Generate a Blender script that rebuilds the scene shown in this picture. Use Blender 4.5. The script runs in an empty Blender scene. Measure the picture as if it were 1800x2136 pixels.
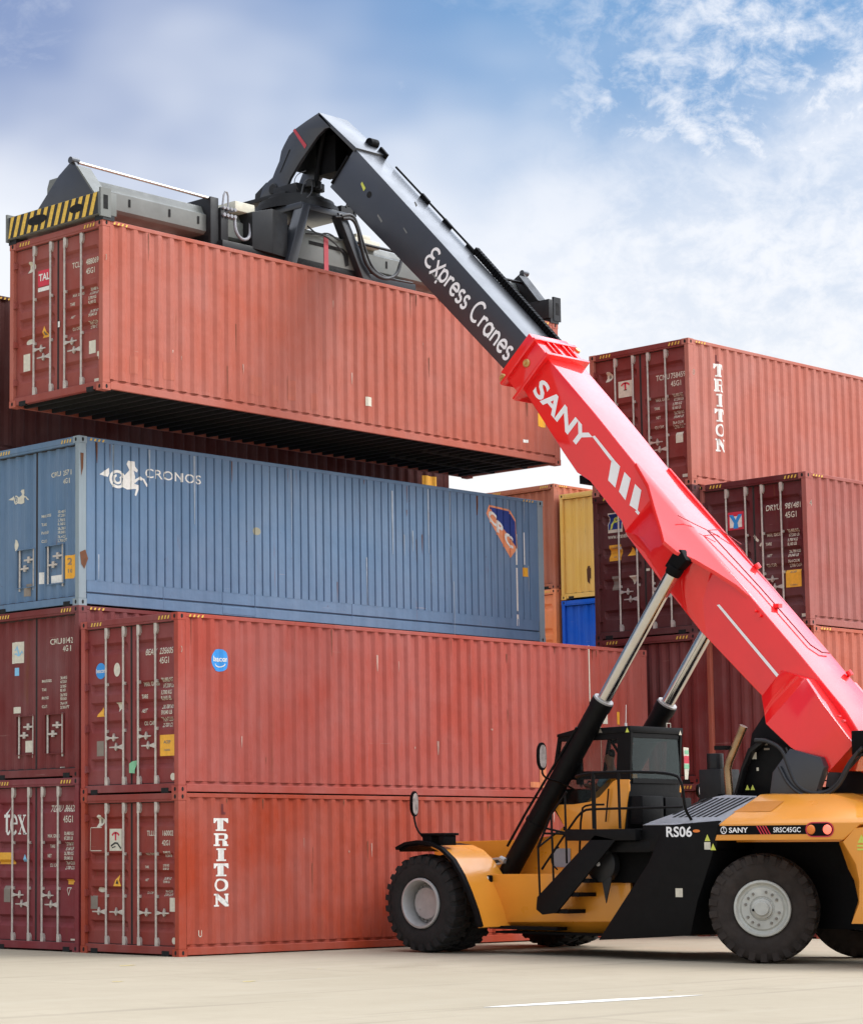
import bpy, bmesh, math, random
from mathutils import Vector, Matrix
R = math.radians
random.seed(7)
scene = bpy.context.scene
COL = scene.collection

# ------------------------------------------------------------------ camera
F_, CX_, CY_ = 5068.18, 395.6, 1188.3          # focal length and optical centre, in units of a 1800 wide picture
CAM = Vector((-25.9019, -28.9254, 1.7216))
YAW, PITCH, ROLL = 0.8355, 0.1140, -0.0043
fw = Vector((math.cos(YAW)*math.cos(PITCH), math.sin(YAW)*math.cos(PITCH), math.sin(PITCH)))
rt0 = Vector((math.sin(YAW), -math.cos(YAW), 0)); up0 = rt0.cross(fw)
rt = rt0*math.cos(ROLL) + up0*math.sin(ROLL); up = up0*math.cos(ROLL) - rt0*math.sin(ROLL)
cd = bpy.data.cameras.new('camera'); cam = bpy.data.objects.new('camera', cd); COL.objects.link(cam)
cam.matrix_world = Matrix(((rt.x, up.x, -fw.x, CAM.x), (rt.y, up.y, -fw.y, CAM.y), (rt.z, up.z, -fw.z, CAM.z), (0, 0, 0, 1)))
cd.sensor_fit = 'HORIZONTAL'; cd.sensor_width = 36; cd.lens = 36*F_/1800
cd.shift_x = (900-CX_)/1800; cd.shift_y = (CY_-1068)/1800
cd.clip_start = 0.5; cd.clip_end = 6000
scene.camera = cam
scene.render.resolution_x, scene.render.resolution_y = 862, 1024

# ------------------------------------------------------------------ sun and sky
SUN = Vector((0.52, -0.56, 0.64)).normalized()
el = math.asin(SUN.z); az = math.atan2(SUN.x, SUN.y)
ld = bpy.data.lights.new('sun', 'SUN'); ld.energy = 2.5; ld.angle = R(30); ld.color = (1.0, 0.955, 0.89)
sun = bpy.data.objects.new('sun', ld); COL.objects.link(sun); sun.location = (0, -40, 40)
sun.rotation_euler = (-SUN).to_track_quat('-Z', 'Y').to_euler()
world = bpy.data.worlds.new('World'); scene.world = world; world.use_nodes = True
nt = world.node_tree; N = nt.nodes; Lk = nt.links
for n in list(N): N.remove(n)
def nd(t, **k):
    n = N.new(t)
    for a, b in k.items(): setattr(n, a, b)
    return n
def mth(op, a, b=None, c=None, clamp=False):
    n = nd('ShaderNodeMath', operation=op, use_clamp=clamp)
    for i, v in enumerate((a, b, c)):
        if v is None: continue
        if isinstance(v, (int, float)): n.inputs[i].default_value = v
        else: Lk.new(v, n.inputs[i])
    return n.outputs[0]
def sstep(v, a, b):
    n = nd('ShaderNodeMapRange', interpolation_type='SMOOTHSTEP')
    Lk.new(v, n.inputs[0]); n.inputs[1].default_value = a; n.inputs[2].default_value = b
    return n.outputs[0]
def mixc(f, a, b):
    n = nd('ShaderNodeMix', data_type='RGBA')
    if isinstance(f, (int, float)): n.inputs[0].default_value = f
    else: Lk.new(f, n.inputs[0])
    for i, v in ((6, a), (7, b)):
        if isinstance(v, tuple): n.inputs[i].default_value = (*v, 1)
        else: Lk.new(v, n.inputs[i])
    return n.outputs[2]
tc = nd('ShaderNodeTexCoord'); dirv = tc.outputs['Generated']
sky = nd('ShaderNodeTexSky', sky_type='NISHITA', sun_disc=False, sun_elevation=el, sun_rotation=az, altitude=0, air_density=1.0, dust_density=0.6, ozone_density=2.2)
skys = nd('ShaderNodeVectorMath', operation='SCALE'); Lk.new(sky.outputs[0], skys.inputs[0]); skys.inputs[3].default_value = 0.085
sep = nd('ShaderNodeSeparateXYZ'); Lk.new(dirv, sep.inputs[0])
elev = mth('ARCSINE', sep.outputs[2])
def noise(scale, detail, rough, loc=(0, 0, 0), stretch=(1, 1, 1), dist=0.0):
    m = nd('ShaderNodeMapping'); Lk.new(dirv, m.inputs[0]); m.inputs[1].default_value = loc; m.inputs[3].default_value = stretch
    n = nd('ShaderNodeTexNoise'); Lk.new(m.outputs[0], n.inputs[0]); n.inputs['Scale'].default_value = scale
    n.inputs['Detail'].default_value = detail; n.inputs['Roughness'].default_value = rough; n.inputs['Distortion'].default_value = dist
    return n.outputs[0]
# compass bearing measured from the middle of the stacks, growing towards the right hand clouds
azim = mth('SUBTRACT', 0.8355, mth('ARCTAN2', sep.outputs[1], sep.outputs[0]))
soft = noise(7, 3, 0.5, (3.1, 0.4, 0.2), (1, 1, 1.6))
wisp = noise(26, 9, 0.66, (0.2, 4.4, 1.1), (1, 1, 1.5), 0.6)
puff = noise(75, 8, 0.66, (7.2, 1.4, 3.1), (1, 1, 1.3), 0.3)
# veil: thin bright haze that thickens towards the horizon
veil_e = mth('ADD', elev, mth('MULTIPLY', mth('SUBTRACT', soft, 0.5), 0.16))
veil = mth('SUBTRACT', 1.0, sstep(veil_e, 0.238, 0.350))
# broken cumulus on the right, wisps on the left
side = sstep(mth('ADD', azim, mth('MULTIPLY', mth('SUBTRACT', soft, 0.5), 0.22)), 0.10, 0.25)
cl1 = mth('MULTIPLY', sstep(mth('ADD', mth('MULTIPLY', wisp, 0.5), mth('MULTIPLY', puff, 0.5)), 0.38, 0.66), side)
cl2 = mth('MULTIPLY', sstep(wisp, 0.45, 0.80), 0.30)
high = sstep(elev, 0.42, 0.62)                                    # above the picture: mostly overcast
veil = mth('MULTIPLY', veil, mth('SUBTRACT', 1.0, mth('MULTIPLY', mth('MULTIPLY', side, sstep(elev, 0.15, 0.24)), mth('MULTIPLY', mth('SUBTRACT', 1.0, sstep(mth('ADD', mth('MULTIPLY', wisp, 0.5), mth('MULTIPLY', puff, 0.5)), 0.36, 0.60)), 0.34))))
cloud = mth('MAXIMUM', mth('MAXIMUM', mth('MAXIMUM', cl1, cl2), veil), mth('MULTIPLY', high, 0.85))
blue = mixc(sstep(azim, -0.04, 0.17), (0.31, 0.41, 0.70), (0.225, 0.46, 0.82))
base = mixc(0.72, skys.outputs[0], blue)
ccol = mixc(sstep(elev, 0.10, 0.30), (1.02, 1.02, 1.02), (0.90, 0.94, 1.02))
fin0 = mixc(cloud, base, ccol)
hg_ = nd('ShaderNodeVectorMath', operation='SCALE'); Lk.new(fin0, hg_.inputs[0]); Lk.new(mth('ADD', 1.0, mth('MULTIPLY', high, 0.9)), hg_.inputs[3]); fin = hg_.outputs[0]
# the half of the sky round the sun is brighter
dot = nd('ShaderNodeVectorMath', operation='DOT_PRODUCT'); Lk.new(dirv, dot.inputs[0]); dot.inputs[1].default_value = (0.30, -0.80, 0.50)
glow = mth('ADD', 1.0, mth('MULTIPLY', sstep(dot.outputs['Value'], -0.1, 1.0), 0.55))
dot2 = nd('ShaderNodeVectorMath', operation='DOT_PRODUCT'); Lk.new(dirv, dot2.inputs[0]); dot2.inputs[1].default_value = (-0.93, 0.30, 0.22)
side_dim = mth('SUBTRACT', 1.0, mth('MULTIPLY', sstep(dot2.outputs['Value'], -0.15, 0.65), 0.30))   # added dimming of the unseen sky, darkens the door ends
gl = nd('ShaderNodeVectorMath', operation='SCALE'); Lk.new(fin, gl.inputs[0]); dot3 = nd('ShaderNodeVectorMath', operation='DOT_PRODUCT'); Lk.new(dirv, dot3.inputs[0]); dot3.inputs[1].default_value = (0.655, 0.05, 0.754)
top_glow = mth('ADD', 1.0, mth('MULTIPLY', sstep(dot3.outputs['Value'], 0.82, 0.98), 0.55))          # added bright patch out of view, reflected by the boom top
Lk.new(mth('MULTIPLY', mth('MULTIPLY', glow, side_dim), top_glow), gl.inputs[3])
bg = nd('ShaderNodeBackground'); Lk.new(gl.outputs[0], bg.inputs[0]); bg.inputs[1].default_value = 1.0
wo = nd('ShaderNodeOutputWorld'); Lk.new(bg.outputs[0], wo.inputs[0])
scene.view_settings.view_transform = 'Standard'; scene.view_settings.look = 'None'
scene.view_settings.exposure = 0.0; scene.view_settings.gamma = 1.0

# ------------------------------------------------------------------ materials
MATS = {}
def material(name):
    m = bpy.data.materials.new(name); m.use_nodes = True
    b = m.node_tree.nodes['Principled BSDF']
    return m, m.node_tree, b
def ramp(t, fac, stops):
    n = t.nodes.new('ShaderNodeValToRGB'); t.links.new(fac, n.inputs[0])
    e = n.color_ramp.elements
    while len(e) < len(stops): e.new(0.5)
    for i, (p, c) in enumerate(stops):
        e[i].position = p; e[i].color = (*c, 1) if isinstance(c, tuple) else (c, c, c, 1)
    return n.outputs[0]
def tnoise(t, vec, scale, detail=4, rough=0.55, stretch=(1, 1, 1), loc=(0, 0, 0)):
    mp = t.nodes.new('ShaderNodeMapping'); t.links.new(vec, mp.inputs[0]); mp.inputs[3].default_value = stretch; mp.inputs[1].default_value = loc
    n = t.nodes.new('ShaderNodeTexNoise'); t.links.new(mp.outputs[0], n.inputs[0])
    n.inputs['Scale'].default_value = scale; n.inputs['Detail'].default_value = detail; n.inputs['Roughness'].default_value = rough
    return n.outputs[0]
def tmix(t, f, a, b, mode='MIX'):
    n = t.nodes.new('ShaderNodeMix'); n.data_type = 'RGBA'; n.blend_type = mode
    if isinstance(f, (int, float)): n.inputs[0].default_value = f
    else: t.links.new(f, n.inputs[0])
    for i, v in ((6, a), (7, b)):
        if isinstance(v, tuple): n.inputs[i].default_value = (*v, 1)
        else: t.links.new(v, n.inputs[i])
    return n.outputs[2]
def plain(name, col, rough=0.5, metal=0.0, spec=0.5, emit=None, var=0.12, bump=0.0, scale=6.0, coat=0.0):
    if name in MATS: return MATS[name]
    m, t, b = material(name)
    tcn = t.nodes.new('ShaderNodeTexCoord'); v = tcn.outputs['Object']
    n1 = tnoise(t, v, scale, 6, 0.6)
    lo = tuple(c*(1-var) for c in col); hi = tuple(min(1, c*(1+var)) for c in col)
    t.links.new(ramp(t, n1, [(0.3, lo), (0.7, hi)]), b.inputs['Base Color'])
    t.links.new(ramp(t, tnoise(t, v, scale*2.3, 5), [(0.3, max(0, rough-0.08)), (0.7, min(1, rough+0.1))]), b.inputs['Roughness'])
    b.inputs['Metallic'].default_value = metal; b.inputs['Specular IOR Level'].default_value = spec
    b.inputs['Coat Weight'].default_value = coat; b.inputs['Coat Roughness'].default_value = 0.12
    if bump:
        bp = t.nodes.new('ShaderNodeBump'); bp.inputs['Strength'].default_value = bump; bp.inputs['Distance'].default_value = 0.01
        t.links.new(tnoise(t, v, scale*6, 4), bp.inputs['Height']); t.links.new(bp.outputs[0], b.inputs['Normal'])
    if emit:
        b.inputs['Emission Color'].default_value = (*col, 1); b.inputs['Emission Strength'].default_value = emit
    MATS[name] = m; return m
def container_paint(name, col, rust=0.5, fade=0.25, seed=0.0, rough=0.5):
    """sun-bleached corrugated steel paint: faded blotches, rain streaks, rust specks, scuffs"""
    m, t, b = material(name)
    tcn = t.nodes.new('ShaderNodeTexCoord'); v = tcn.outputs['Object']
    L_ = (seed*3.7, seed*1.9, seed*5.3)
    pale = tuple(min(1, c*0.86 + 0.10*(0.45+0.55*col[0])) for c in col)
    deep = tuple(c*0.80 for c in col)
    c = tmix(t, ramp(t, tnoise(t, v, 0.7, 5, 0.6, loc=L_), [(0.35, 0.0), (0.72, 1.0)]), col, pale)
    f = t.nodes.new('ShaderNodeMath'); f.operation = 'MULTIPLY'
    t.links.new(ramp(t, tnoise(t, v, 5.0, 6, 0.65, (1, 1, 0.12), L_), [(0.42, 0.0), (0.70, 1.0)]), f.inputs[0]); f.inputs[1].default_value = 0.55*fade+0.15
    c = tmix(t, f.outputs[0], c, deep)
    g = t.nodes.new('ShaderNodeMath'); g.operation = 'MULTIPLY'
    t.links.new(ramp(t, tnoise(t, v, 9.0, 4, 0.6, (1, 1, 0.07), (seed*2+4, 3, 1)), [(0.60, 0.0), (0.72, 1.0)]), g.inputs[0]); g.inputs[1].default_value = fade
    c = tmix(t, g.outputs[0], c, pale)
    sp = ramp(t, tnoise(t, v, 11, 8, 0.7, (1, 1, 0.6), (seed, 9, 2)), [(0.69-0.05*rust, 0.0), (0.74-0.03*rust, 1.0)])
    h = t.nodes.new('ShaderNodeMath'); h.operation = 'MULTIPLY'; t.links.new(sp, h.inputs[0]); h.inputs[1].default_value = 0.75
    c = tmix(t, h.outputs[0], c, (0.11, 0.045, 0.022))
    ru = t.nodes.new('ShaderNodeMath'); ru.operation = 'MULTIPLY'
    t.links.new(ramp(t, tnoise(t, v, 7.0, 5, 0.65, (1, 1, 0.06), (seed*3+9, 7, 4)), [(0.61, 0.0), (0.70, 1.0)]), ru.inputs[0])
    ru2 = t.nodes.new('ShaderNodeMath'); ru2.operation = 'MULTIPLY'; t.links.new(ru.outputs[0], ru2.inputs[0]); t.links.new(ramp(t, tnoise(t, v, 1.1, 4, 0.6, loc=(seed, 5, 8)), [(0.48, 0.0), (0.62, 1.0)]), ru2.inputs[1]); ru.inputs[1].default_value = 0.35+0.35*rust
    c = tmix(t, ru2.outputs[0], c, (0.17, 0.065, 0.028))
    sc_ = ramp(t, tnoise(t, v, 3.0, 3, 0.5, (0.25, 0.25, 8), (seed*7, 2, 6)), [(0.735, 0.0), (0.75, 1.0)])
    k = t.nodes.new('ShaderNodeMath'); k.operation = 'MULTIPLY'; t.links.new(sc_, k.inputs[0]); k.inputs[1].default_value = 0.30
    c = tmix(t, k.outputs[0], c, (0.55, 0.42, 0.36))
    t.links.new(c, b.inputs['Base Color'])
    t.links.new(ramp(t, tnoise(t, v, 4, 5), [(0.3, rough-0.1), (0.7, rough+0.15)]), b.inputs['Roughness'])
    b.inputs['Specular IOR Level'].default_value = 0.12
    bp = t.nodes.new('ShaderNodeBump'); bp.inputs['Strength'].default_value = 0.45; bp.inputs['Distance'].default_value = 0.05
    t.links.new(tnoise(t, v, 2.2, 3), bp.inputs['Height']); t.links.new(bp.outputs[0], b.inputs['Normal'])
    return m
WHITE = plain('decal white', (0.78, 0.76, 0.70), 0.55, var=0.10, scale=20)
CREAM = plain('decal cream', (0.66, 0.62, 0.50), 0.6, var=0.12, scale=14)
GREYL = plain('label grey', (0.24, 0.20, 0.16), 0.5)
ORANGE = plain('label orange', (0.85, 0.42, 0.035), 0.5, var=0.1, scale=18)
YELLOWH = plain('hazard yellow', (0.74, 0.47, 0.07), 0.6, var=0.25, scale=25)
BLACKH = plain('hazard black', (0.02, 0.02, 0.02), 0.6)
REDL = plain('label red', (0.62, 0.03, 0.06), 0.5)
BLUEL = plain('label blue', (0.03, 0.28, 0.70), 0.5)
NAVY = plain('label navy', (0.02, 0.045, 0.22), 0.5)
SKYL = plain('label light blue', (0.22, 0.52, 0.75), 0.5)
GREENL = plain('label green', (0.22, 0.52, 0.30), 0.5)
LIME = plain('label lime', (0.62, 0.66, 0.10), 0.5)
PEACH = plain('logo orange', (0.80, 0.30, 0.14), 0.55)
GALV = plain('galvanised steel', (0.55, 0.50, 0.44), 0.45, 0.35, var=0.18, scale=12)
DARKM = plain('dark gasket', (0.035, 0.028, 0.026), 0.8)
HOLE = plain('hole black', (0.006, 0.006, 0.006), 0.9)
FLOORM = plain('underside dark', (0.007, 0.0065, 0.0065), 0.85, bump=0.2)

# ------------------------------------------------------------------ mesh helpers
class MB:
    def __init__(s): s.bm = bmesh.new(); s.mi = 0
    def face(s, vs):
        try: f = s.bm.faces.new(vs)
        except ValueError: return None
        f.material_index = s.mi; return f
    def poly(s, pts): return s.face([s.bm.verts.new(p) for p in pts])
    def hull(s, ring_a, ring_b, caps=True):
        a = [s.bm.verts.new(p) for p in ring_a]; b = [s.bm.verts.new(p) for p in ring_b]; n = len(a)
        for i in range(n): s.face([a[i], a[(i+1) % n], b[(i+1) % n], b[i]])
        if caps: s.face(a[::-1]); s.face(b)
        return a, b
    def box(s, x0, x1, y0, y1, z0, z1):
        s.hull([(x0, y0, z0), (x1, y0, z0), (x1, y1, z0), (x0, y1, z0)], [(x0, y0, z1), (x1, y0, z1), (x1, y1, z1), (x0, y1, z1)])
    def prism(s, pts, ax, a, b):
        """polygon in the two other axes (in axis order), extruded along ax from a to b"""
        def p3(q, v): q = list(q); q.insert(ax, v); return q
        s.hull([p3(q, a) for q in pts], [p3(q, b) for q in pts])
    def loft(s, rings, closed=True, caps=True):
        vs = [[s.bm.verts.new(p) for p in r] for r in rings]
        for a, b in zip(vs, vs[1:]):
            n = len(a)
            for i in range(n if closed else n-1): s.face([a[i], a[(i+1) % n], b[(i+1) % n], b[i]])
        if caps and closed: s.face(vs[0][::-1]); s.face(vs[-1])
        return vs
    def cyl(s, p0, p1, r0, r1=None, seg=16, caps=True):
        p0, p1 = Vector(p0), Vector(p1); d = (p1-p0).normalized(); r1 = r0 if r1 is None else r1
        a = d.orthogonal().normalized(); b = d.cross(a)
        rg = lambda p, r: [p + (a*math.cos(2*math.pi*i/seg) + b*math.sin(2*math.pi*i/seg))*r for i in range(seg)]
        s.hull(rg(p0, r0), rg(p1, r1), caps)
    def tube(s, pts, r, seg=8, smooth=0):
        P = [Vector(p) for p in pts]
        for _ in range(smooth):
            Q = [P[0]]
            for a, b in zip(P, P[1:]): Q += [a*0.75+b*0.25, a*0.25+b*0.75]
            P = Q + [P[-1]]
        rings = []; prev = None
        for i, p in enumerate(P):
            d = (P[min(i+1, len(P)-1)] - P[max(i-1, 0)]).normalized()
            a = d.orthogonal().normalized() if prev is None else (prev - d*prev.dot(d)).normalized()
            prev = a; b = d.cross(a)
            rings.append([p + (a*math.cos(2*math.pi*k/seg) + b*math.sin(2*math.pi*k/seg))*r for k in range(seg)])
        s.loft(rings)
    def lathe(s, prof, o, axis, seg=40, closed=False):
        o, d = Vector(o), Vector(axis).normalized(); a = d.orthogonal().normalized() if abs(d.z) > 0.9 else Vector((0, 0, 1)); b = d.cross(a)
        rings = [[o + d*h + (a*math.cos(2*math.pi*i/seg) + b*math.sin(2*math.pi*i/seg))*r for i in range(seg)] for h, r in prof]
        s.loft(rings, caps=False)
        if closed: return
        for ring, (h, r) in ((rings[0], prof[0]), (rings[-1], prof[-1])):
            pass
    def disc(s, o, axis, r, seg=24):
        o, d = Vector(o), Vector(axis).normalized(); a = Vector((0, 0, 1)) if abs(d.z) < 0.9 else d.orthogonal().normalized(); b = d.cross(a)
        s.poly([o + (a*math.cos(2*math.pi*i/seg) + b*math.sin(2*math.pi*i/seg))*r for i in range(seg)])
    def build(s, name, mats, parent=None, smooth=None, bevel=0.0, bseg=2, label=None, recalc=True):
        bm = s.bm
        if bevel:
            bmesh.ops.remove_doubles(bm, verts=bm.verts, dist=1e-5)
            es = [e for e in bm.edges if len(e.link_faces) == 2 and e.calc_face_angle(0) > R(22)]
            bmesh.ops.bevel(bm, geom=es, offset=bevel, segments=bseg, affect='EDGES', clamp_overlap=True, profile=0.6)
        if recalc: bmesh.ops.recalc_face_normals(bm, faces=bm.faces)
        me = bpy.data.meshes.new(name); bm.to_mesh(me); bm.free()
        for m in (mats if isinstance(mats, (list, tuple)) else [mats]): me.materials.append(m)
        if smooth or bevel:
            me.polygons.foreach_set('use_smooth', [True]*len(me.polygons)); me.set_sharp_from_angle(angle=R(smooth or 35))
        o = bpy.data.objects.new(name, me); COL.objects.link(o)
        if parent: o.parent = parent
        if label: o['label'] = label
        return o
def thing(name, label, cat, loc=(0, 0, 0), rotz=0.0, group=None):
    o = bpy.data.objects.new(name, None); COL.objects.link(o); o.empty_display_size = 0.3
    o.location = loc; o.rotation_euler = (0, 0, rotz); o['label'] = label; o['category'] = cat
    if group: o['group'] = group
    return o
def adopt(o, parent):
    """parent a piece built in world coordinates"""
    o.parent = parent; l = parent.location
    if parent.parent: return o
    o.matrix_parent_inverse = (Matrix.Translation(l) @ Matrix.Rotation(parent.rotation_euler.z, 4, 'Z')).inverted(); return o

# ------------------------------------------------------------------ flat shapes for lettering and marks: lists of polygons in (u, v)
TXT = {}
def text(body, size=1.0, bold=0.0, sx=1.0, align='LEFT', space=1.0):
    key = (body, bold, align, space)
    if key not in TXT:
        cu = bpy.data.curves.new('t', 'FONT'); cu.body = body; cu.size = 1.0; cu.offset = bold; cu.align_x = align; cu.resolution_u = 3; cu.space_character = space; cu.fill_mode = 'FRONT'
        o = bpy.data.objects.new('t', cu); COL.objects.link(o); bpy.context.view_layer.update()
        me = o.to_mesh()
        TXT[key] = [[tuple(me.vertices[i].co[:2]) for i in p.vertices] for p in me.polygons]
        o.to_mesh_clear(); bpy.data.objects.remove(o); bpy.data.curves.remove(cu)
    return [[(x*size*sx, y*size) for x, y in p] for p in TXT[key]]
def shift(sh, du, dv, sc=1.0): return [[(q[0]*sc+du, q[1]*sc+dv, *q[2:]) for q in p] for p in sh]
def rect(w, h, cu=0, cv=0): return [[(cu-w/2, cv-h/2), (cu+w/2, cv-h/2), (cu+w/2, cv+h/2), (cu-w/2, cv+h/2)]]
def oval(w, h, cu=0, cv=0, n=20, a0=0, a1=360):
    return [[(cu+w/2*math.cos(R(a0+(a1-a0)*i/n)), cv+h/2*math.sin(R(a0+(a1-a0)*i/n))) for i in range(n + (0 if a1-a0 == 360 else 1))]]
def tri(w, h, cu=0, cv=0, down=False):
    s = -1 if down else 1
    return [[(cu-w/2, cv-s*h/2), (cu+w/2, cv-s*h/2), (cu, cv+s*h/2)]]
def stroke(pts, w, h=0.0):
    """ribbon of quads that share their mitred edges; h lifts the whole ribbon off the sheet"""
    n = len(pts); L_, R_ = [], []
    cl = n > 3 and math.hypot(pts[0][0]-pts[-1][0], pts[0][1]-pts[-1][1]) < 1e-6
    for i in range(n):
        a = pts[i-1] if i > 0 else (pts[-2] if cl else None); c = pts[i+1] if i < n-1 else (pts[1] if cl else None); p = pts[i]
        ds = []
        for q, r in ((a, p), (p, c)):
            if q is None or r is None: continue
            l = math.hypot(r[0]-q[0], r[1]-q[1]) or 1e-6; ds.append(((r[0]-q[0])/l, (r[1]-q[1])/l))
        dx, dy = sum(d[0] for d in ds)/len(ds), sum(d[1] for d in ds)/len(ds); l = max(.35, math.hypot(dx, dy)); k = w/2/(l*l) if len(ds) > 1 else w/2
        L_.append((p[0]-dy*k, p[1]+dx*k, h)); R_.append((p[0]+dy*k, p[1]-dx*k, h))
    return [[L_[i], R_[i], R_[i+1], L_[i+1]] for i in range(n-1)]
def arc(cx, cy, rx, ry, a0, a1, n=14): return [(cx+rx*math.cos(R(a0+(a1-a0)*i/n)), cy+ry*math.sin(R(a0+(a1-a0)*i/n))) for i in range(n+1)]
def conform(sh, mapper, ub=(), vb=(), lift=(-1, 0, 0)):
    """cut the flat shape at the folds of the sheet it lies on and lay it on that sheet"""
    m = MB(); bm = m.bm
    for p in sh:
        m.poly([(q[0], q[1], q[2] if len(q) > 2 else 0.0) for q in p])
    us = [v.co.x for v in bm.verts]; vs = [v.co.y for v in bm.verts]
    if not us: return m
    for breaks, ax, lo, hi in ((ub, 0, min(us), max(us)), (vb, 1, min(vs), max(vs))):
        for b in breaks:
            if lo < b < hi:
                co = (b, 0, 0) if ax == 0 else (0, b, 0); no = (1, 0, 0) if ax == 0 else (0, 1, 0)
                bmesh.ops.bisect_plane(bm, geom=bm.verts[:]+bm.edges[:]+bm.faces[:], plane_co=co, plane_no=no, dist=1e-5)
    lf = Vector(lift)
    for v in bm.verts: v.co = Vector(mapper(v.co.x, v.co.y)) + lf*v.co.z
    return m

# ------------------------------------------------------------------ shipping container
W_ = 2.438; L40 = 12.192; HC = 2.896; STD = 2.591
def side_breaks(L, style):
    """(x, depth) folds of a corrugated side sheet"""
    out = []; x = 0.17; end = L-0.17
    if style == 'flat':
        x = 0.36; out.append((0.17, 0.0))
        while x + 0.2 < end: out += [(x, 0.0), (x+0.012, 0.03), (x+0.028, 0.03), (x+0.040, 0.0)]; x += 0.196
    else:
        out.append((0.17, 0.0)); x = 0.24
        while x + 0.278 < end:
            out += [(x, 0.0), (x+0.066, 0.036), (x+0.138, 0.036), (x+0.204, 0.0)]; x += 0.276
    out.append((end, 0.0)); return out
def lookup(br, x):
    if x <= br[0][0]: return br[0][1]
    for (a, da), (b, db) in zip(br, br[1:]):
        if a <= x <= b: return da + (db-da)*(x-a)/max(1e-9, b-a)
    return br[-1][1]
DOORX = 0.072
GROOVES = ((0.092, 0.168), (0.352, 0.428), (0.472, 0.548), (0.592, 0.668), (0.835, 0.911))
class Door:
    """relief of one end wall: depth(y, z) behind the door plane"""
    def __init__(s, kind, H):
        s.kind = kind; s.H = H; s.z0 = 0.17; s.z1 = H-0.15
        s.leaf = ((0.105, 1.205), (1.233, 2.333)); g = s.z1-s.z0
        if kind == 'std':
            s.vz = [(s.z0, 0.0)]
            for a, b in reversed(GROOVES):
                za, zb = s.z1-b*g, s.z1-a*g; e = (zb-za)
                s.vz += [(za, 0.0), (za+e*0.42, 0.056), (zb-e*0.24, 0.056), (zb, 0.0)]
            s.vz.append((s.z1, 0.0))
        elif kind == 'vertical':
            s.hy = []
            for y0, y1 in s.leaf:
                s.hy.append((y0, 0.0)); y = y0+0.09
                while y+0.24 < y1: s.hy += [(y, 0.0), (y+0.05, 0.036), (y+0.13, 0.036), (y+0.18, 0.0)]; y += 0.25
                s.hy.append((y1, 0.0))
            zc = s.z0+0.24*g; s.lock = [(0.49, 0.99), (1.285, 1.775)]; s.lz = (s.z0+0.10*g, s.z0+0.355*g)
        else:
            s.hy = [(0.105, 0.0)]; y = 0.19
            while y+0.25 < 2.333: s.hy += [(y, 0.0), (y+0.06, 0.04), (y+0.125, 0.04), (y+0.185, 0.0)]; y += 0.25
            s.hy.append((2.333, 0.0))
    def inner(s, y):
        for y0, y1 in s.leaf:
            if y0 <= y <= y1: return max(0.0, min(1.0, (y-y0-0.075)/0.05, (y1-0.075-y)/0.05))
        return 0.0
    def depth(s, y, z):
        if s.kind == 'std': return lookup(s.vz, z)*s.inner(y)
        if s.kind == 'vertical':
            for a, b in s.lock:
                if a <= y <= b and s.lz[0] <= z <= s.lz[1]: return 0.055
        return lookup(s.hy, y)
    def ybreaks(s):
        if s.kind == 'std': return [q for a, b in s.leaf for q in (a, a+0.075, a+0.125, b-0.125, b-0.075, b)]
        o = [y for y, _ in s.hy]
        if s.kind == 'vertical': o += [q for a, b in s.lock for q in (a-1e-3, a+1e-3, b-1e-3, b+1e-3)]
        return sorted(set(o))
    def zbreaks(s):
        if s.kind == 'std': return [z for z, _ in s.vz]
        if s.kind == 'vertical': return [s.z0, s.lz[0]-1e-3, s.lz[0]+1e-3, s.lz[1]-1e-3, s.lz[1]+1e-3, s.z1]
        return [s.z0, s.z1]
    def sheet(s, y0, y1):
        m = MB(); ys = [y for y in s.ybreaks() if y0-1e-6 <= y <= y1+1e-6]; zs = s.zbreaks()
        g = [[m.bm.verts.new((DOORX+s.depth(y, z), y, z)) for y in ys] for z in zs]
        for i in range(len(zs)-1):
            for j in range(len(ys)-1): m.face([g[i][j], g[i][j+1], g[i+1][j+1], g[i+1][j]])
        m.box(DOORX+0.058, DOORX+0.07, y0, y1, s.z0, s.z1)          # back skin of the leaf
        return m
def casting(m, x, y, z, sx, sy, sz):
    """ISO corner casting with its three oval holes sunk in"""
    lx, ly, lz = 0.178, 0.162, 0.118
    x1, y1, z1 = x+sx*lx, y+sy*ly, z+sz*lz
    m.mi = 0; m.box(min(x, x1), max(x, x1), min(y, y1), max(y, y1), min(z, z1), max(z, z1))
    m.mi = 1; cz = (z+z1)/2
    for ax in (0, 1):
        pts = []
        for i in range(12):
            a = 2*math.pi*i/12; du, dv = 0.024*math.cos(a), (0.036*math.sin(a))
            if ax == 0: pts.append((x-sx*0.0025, (y+y1)/2+du, cz+dv))
            else: pts.append(((x+x1)/2+du, y-sy*0.0025, cz+dv))
        m.poly(pts)
    m.mi = 0
def hazard(m, H, L, side_z):
    for i in range(4):
        for y0 in (0.22, W_-0.22-4*0.075):
            y = y0+i*0.075; m.poly([(-0.003, y, H-0.095), (-0.003, y+0.032, H-0.095), (-0.003, y+0.010, H-0.035), (-0.003, y-0.022, H-0.035)])
    for i in range(4):
        for x0 in (0.24, L-0.26-4*0.09):
            x = x0+i*0.09; m.poly([(x, -0.003, side_z-0.045), (x+0.035, -0.003, side_z-0.045), (x+0.058, -0.003, side_z-0.004), (x+0.022, -0.003, side_z-0.004)])
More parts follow.
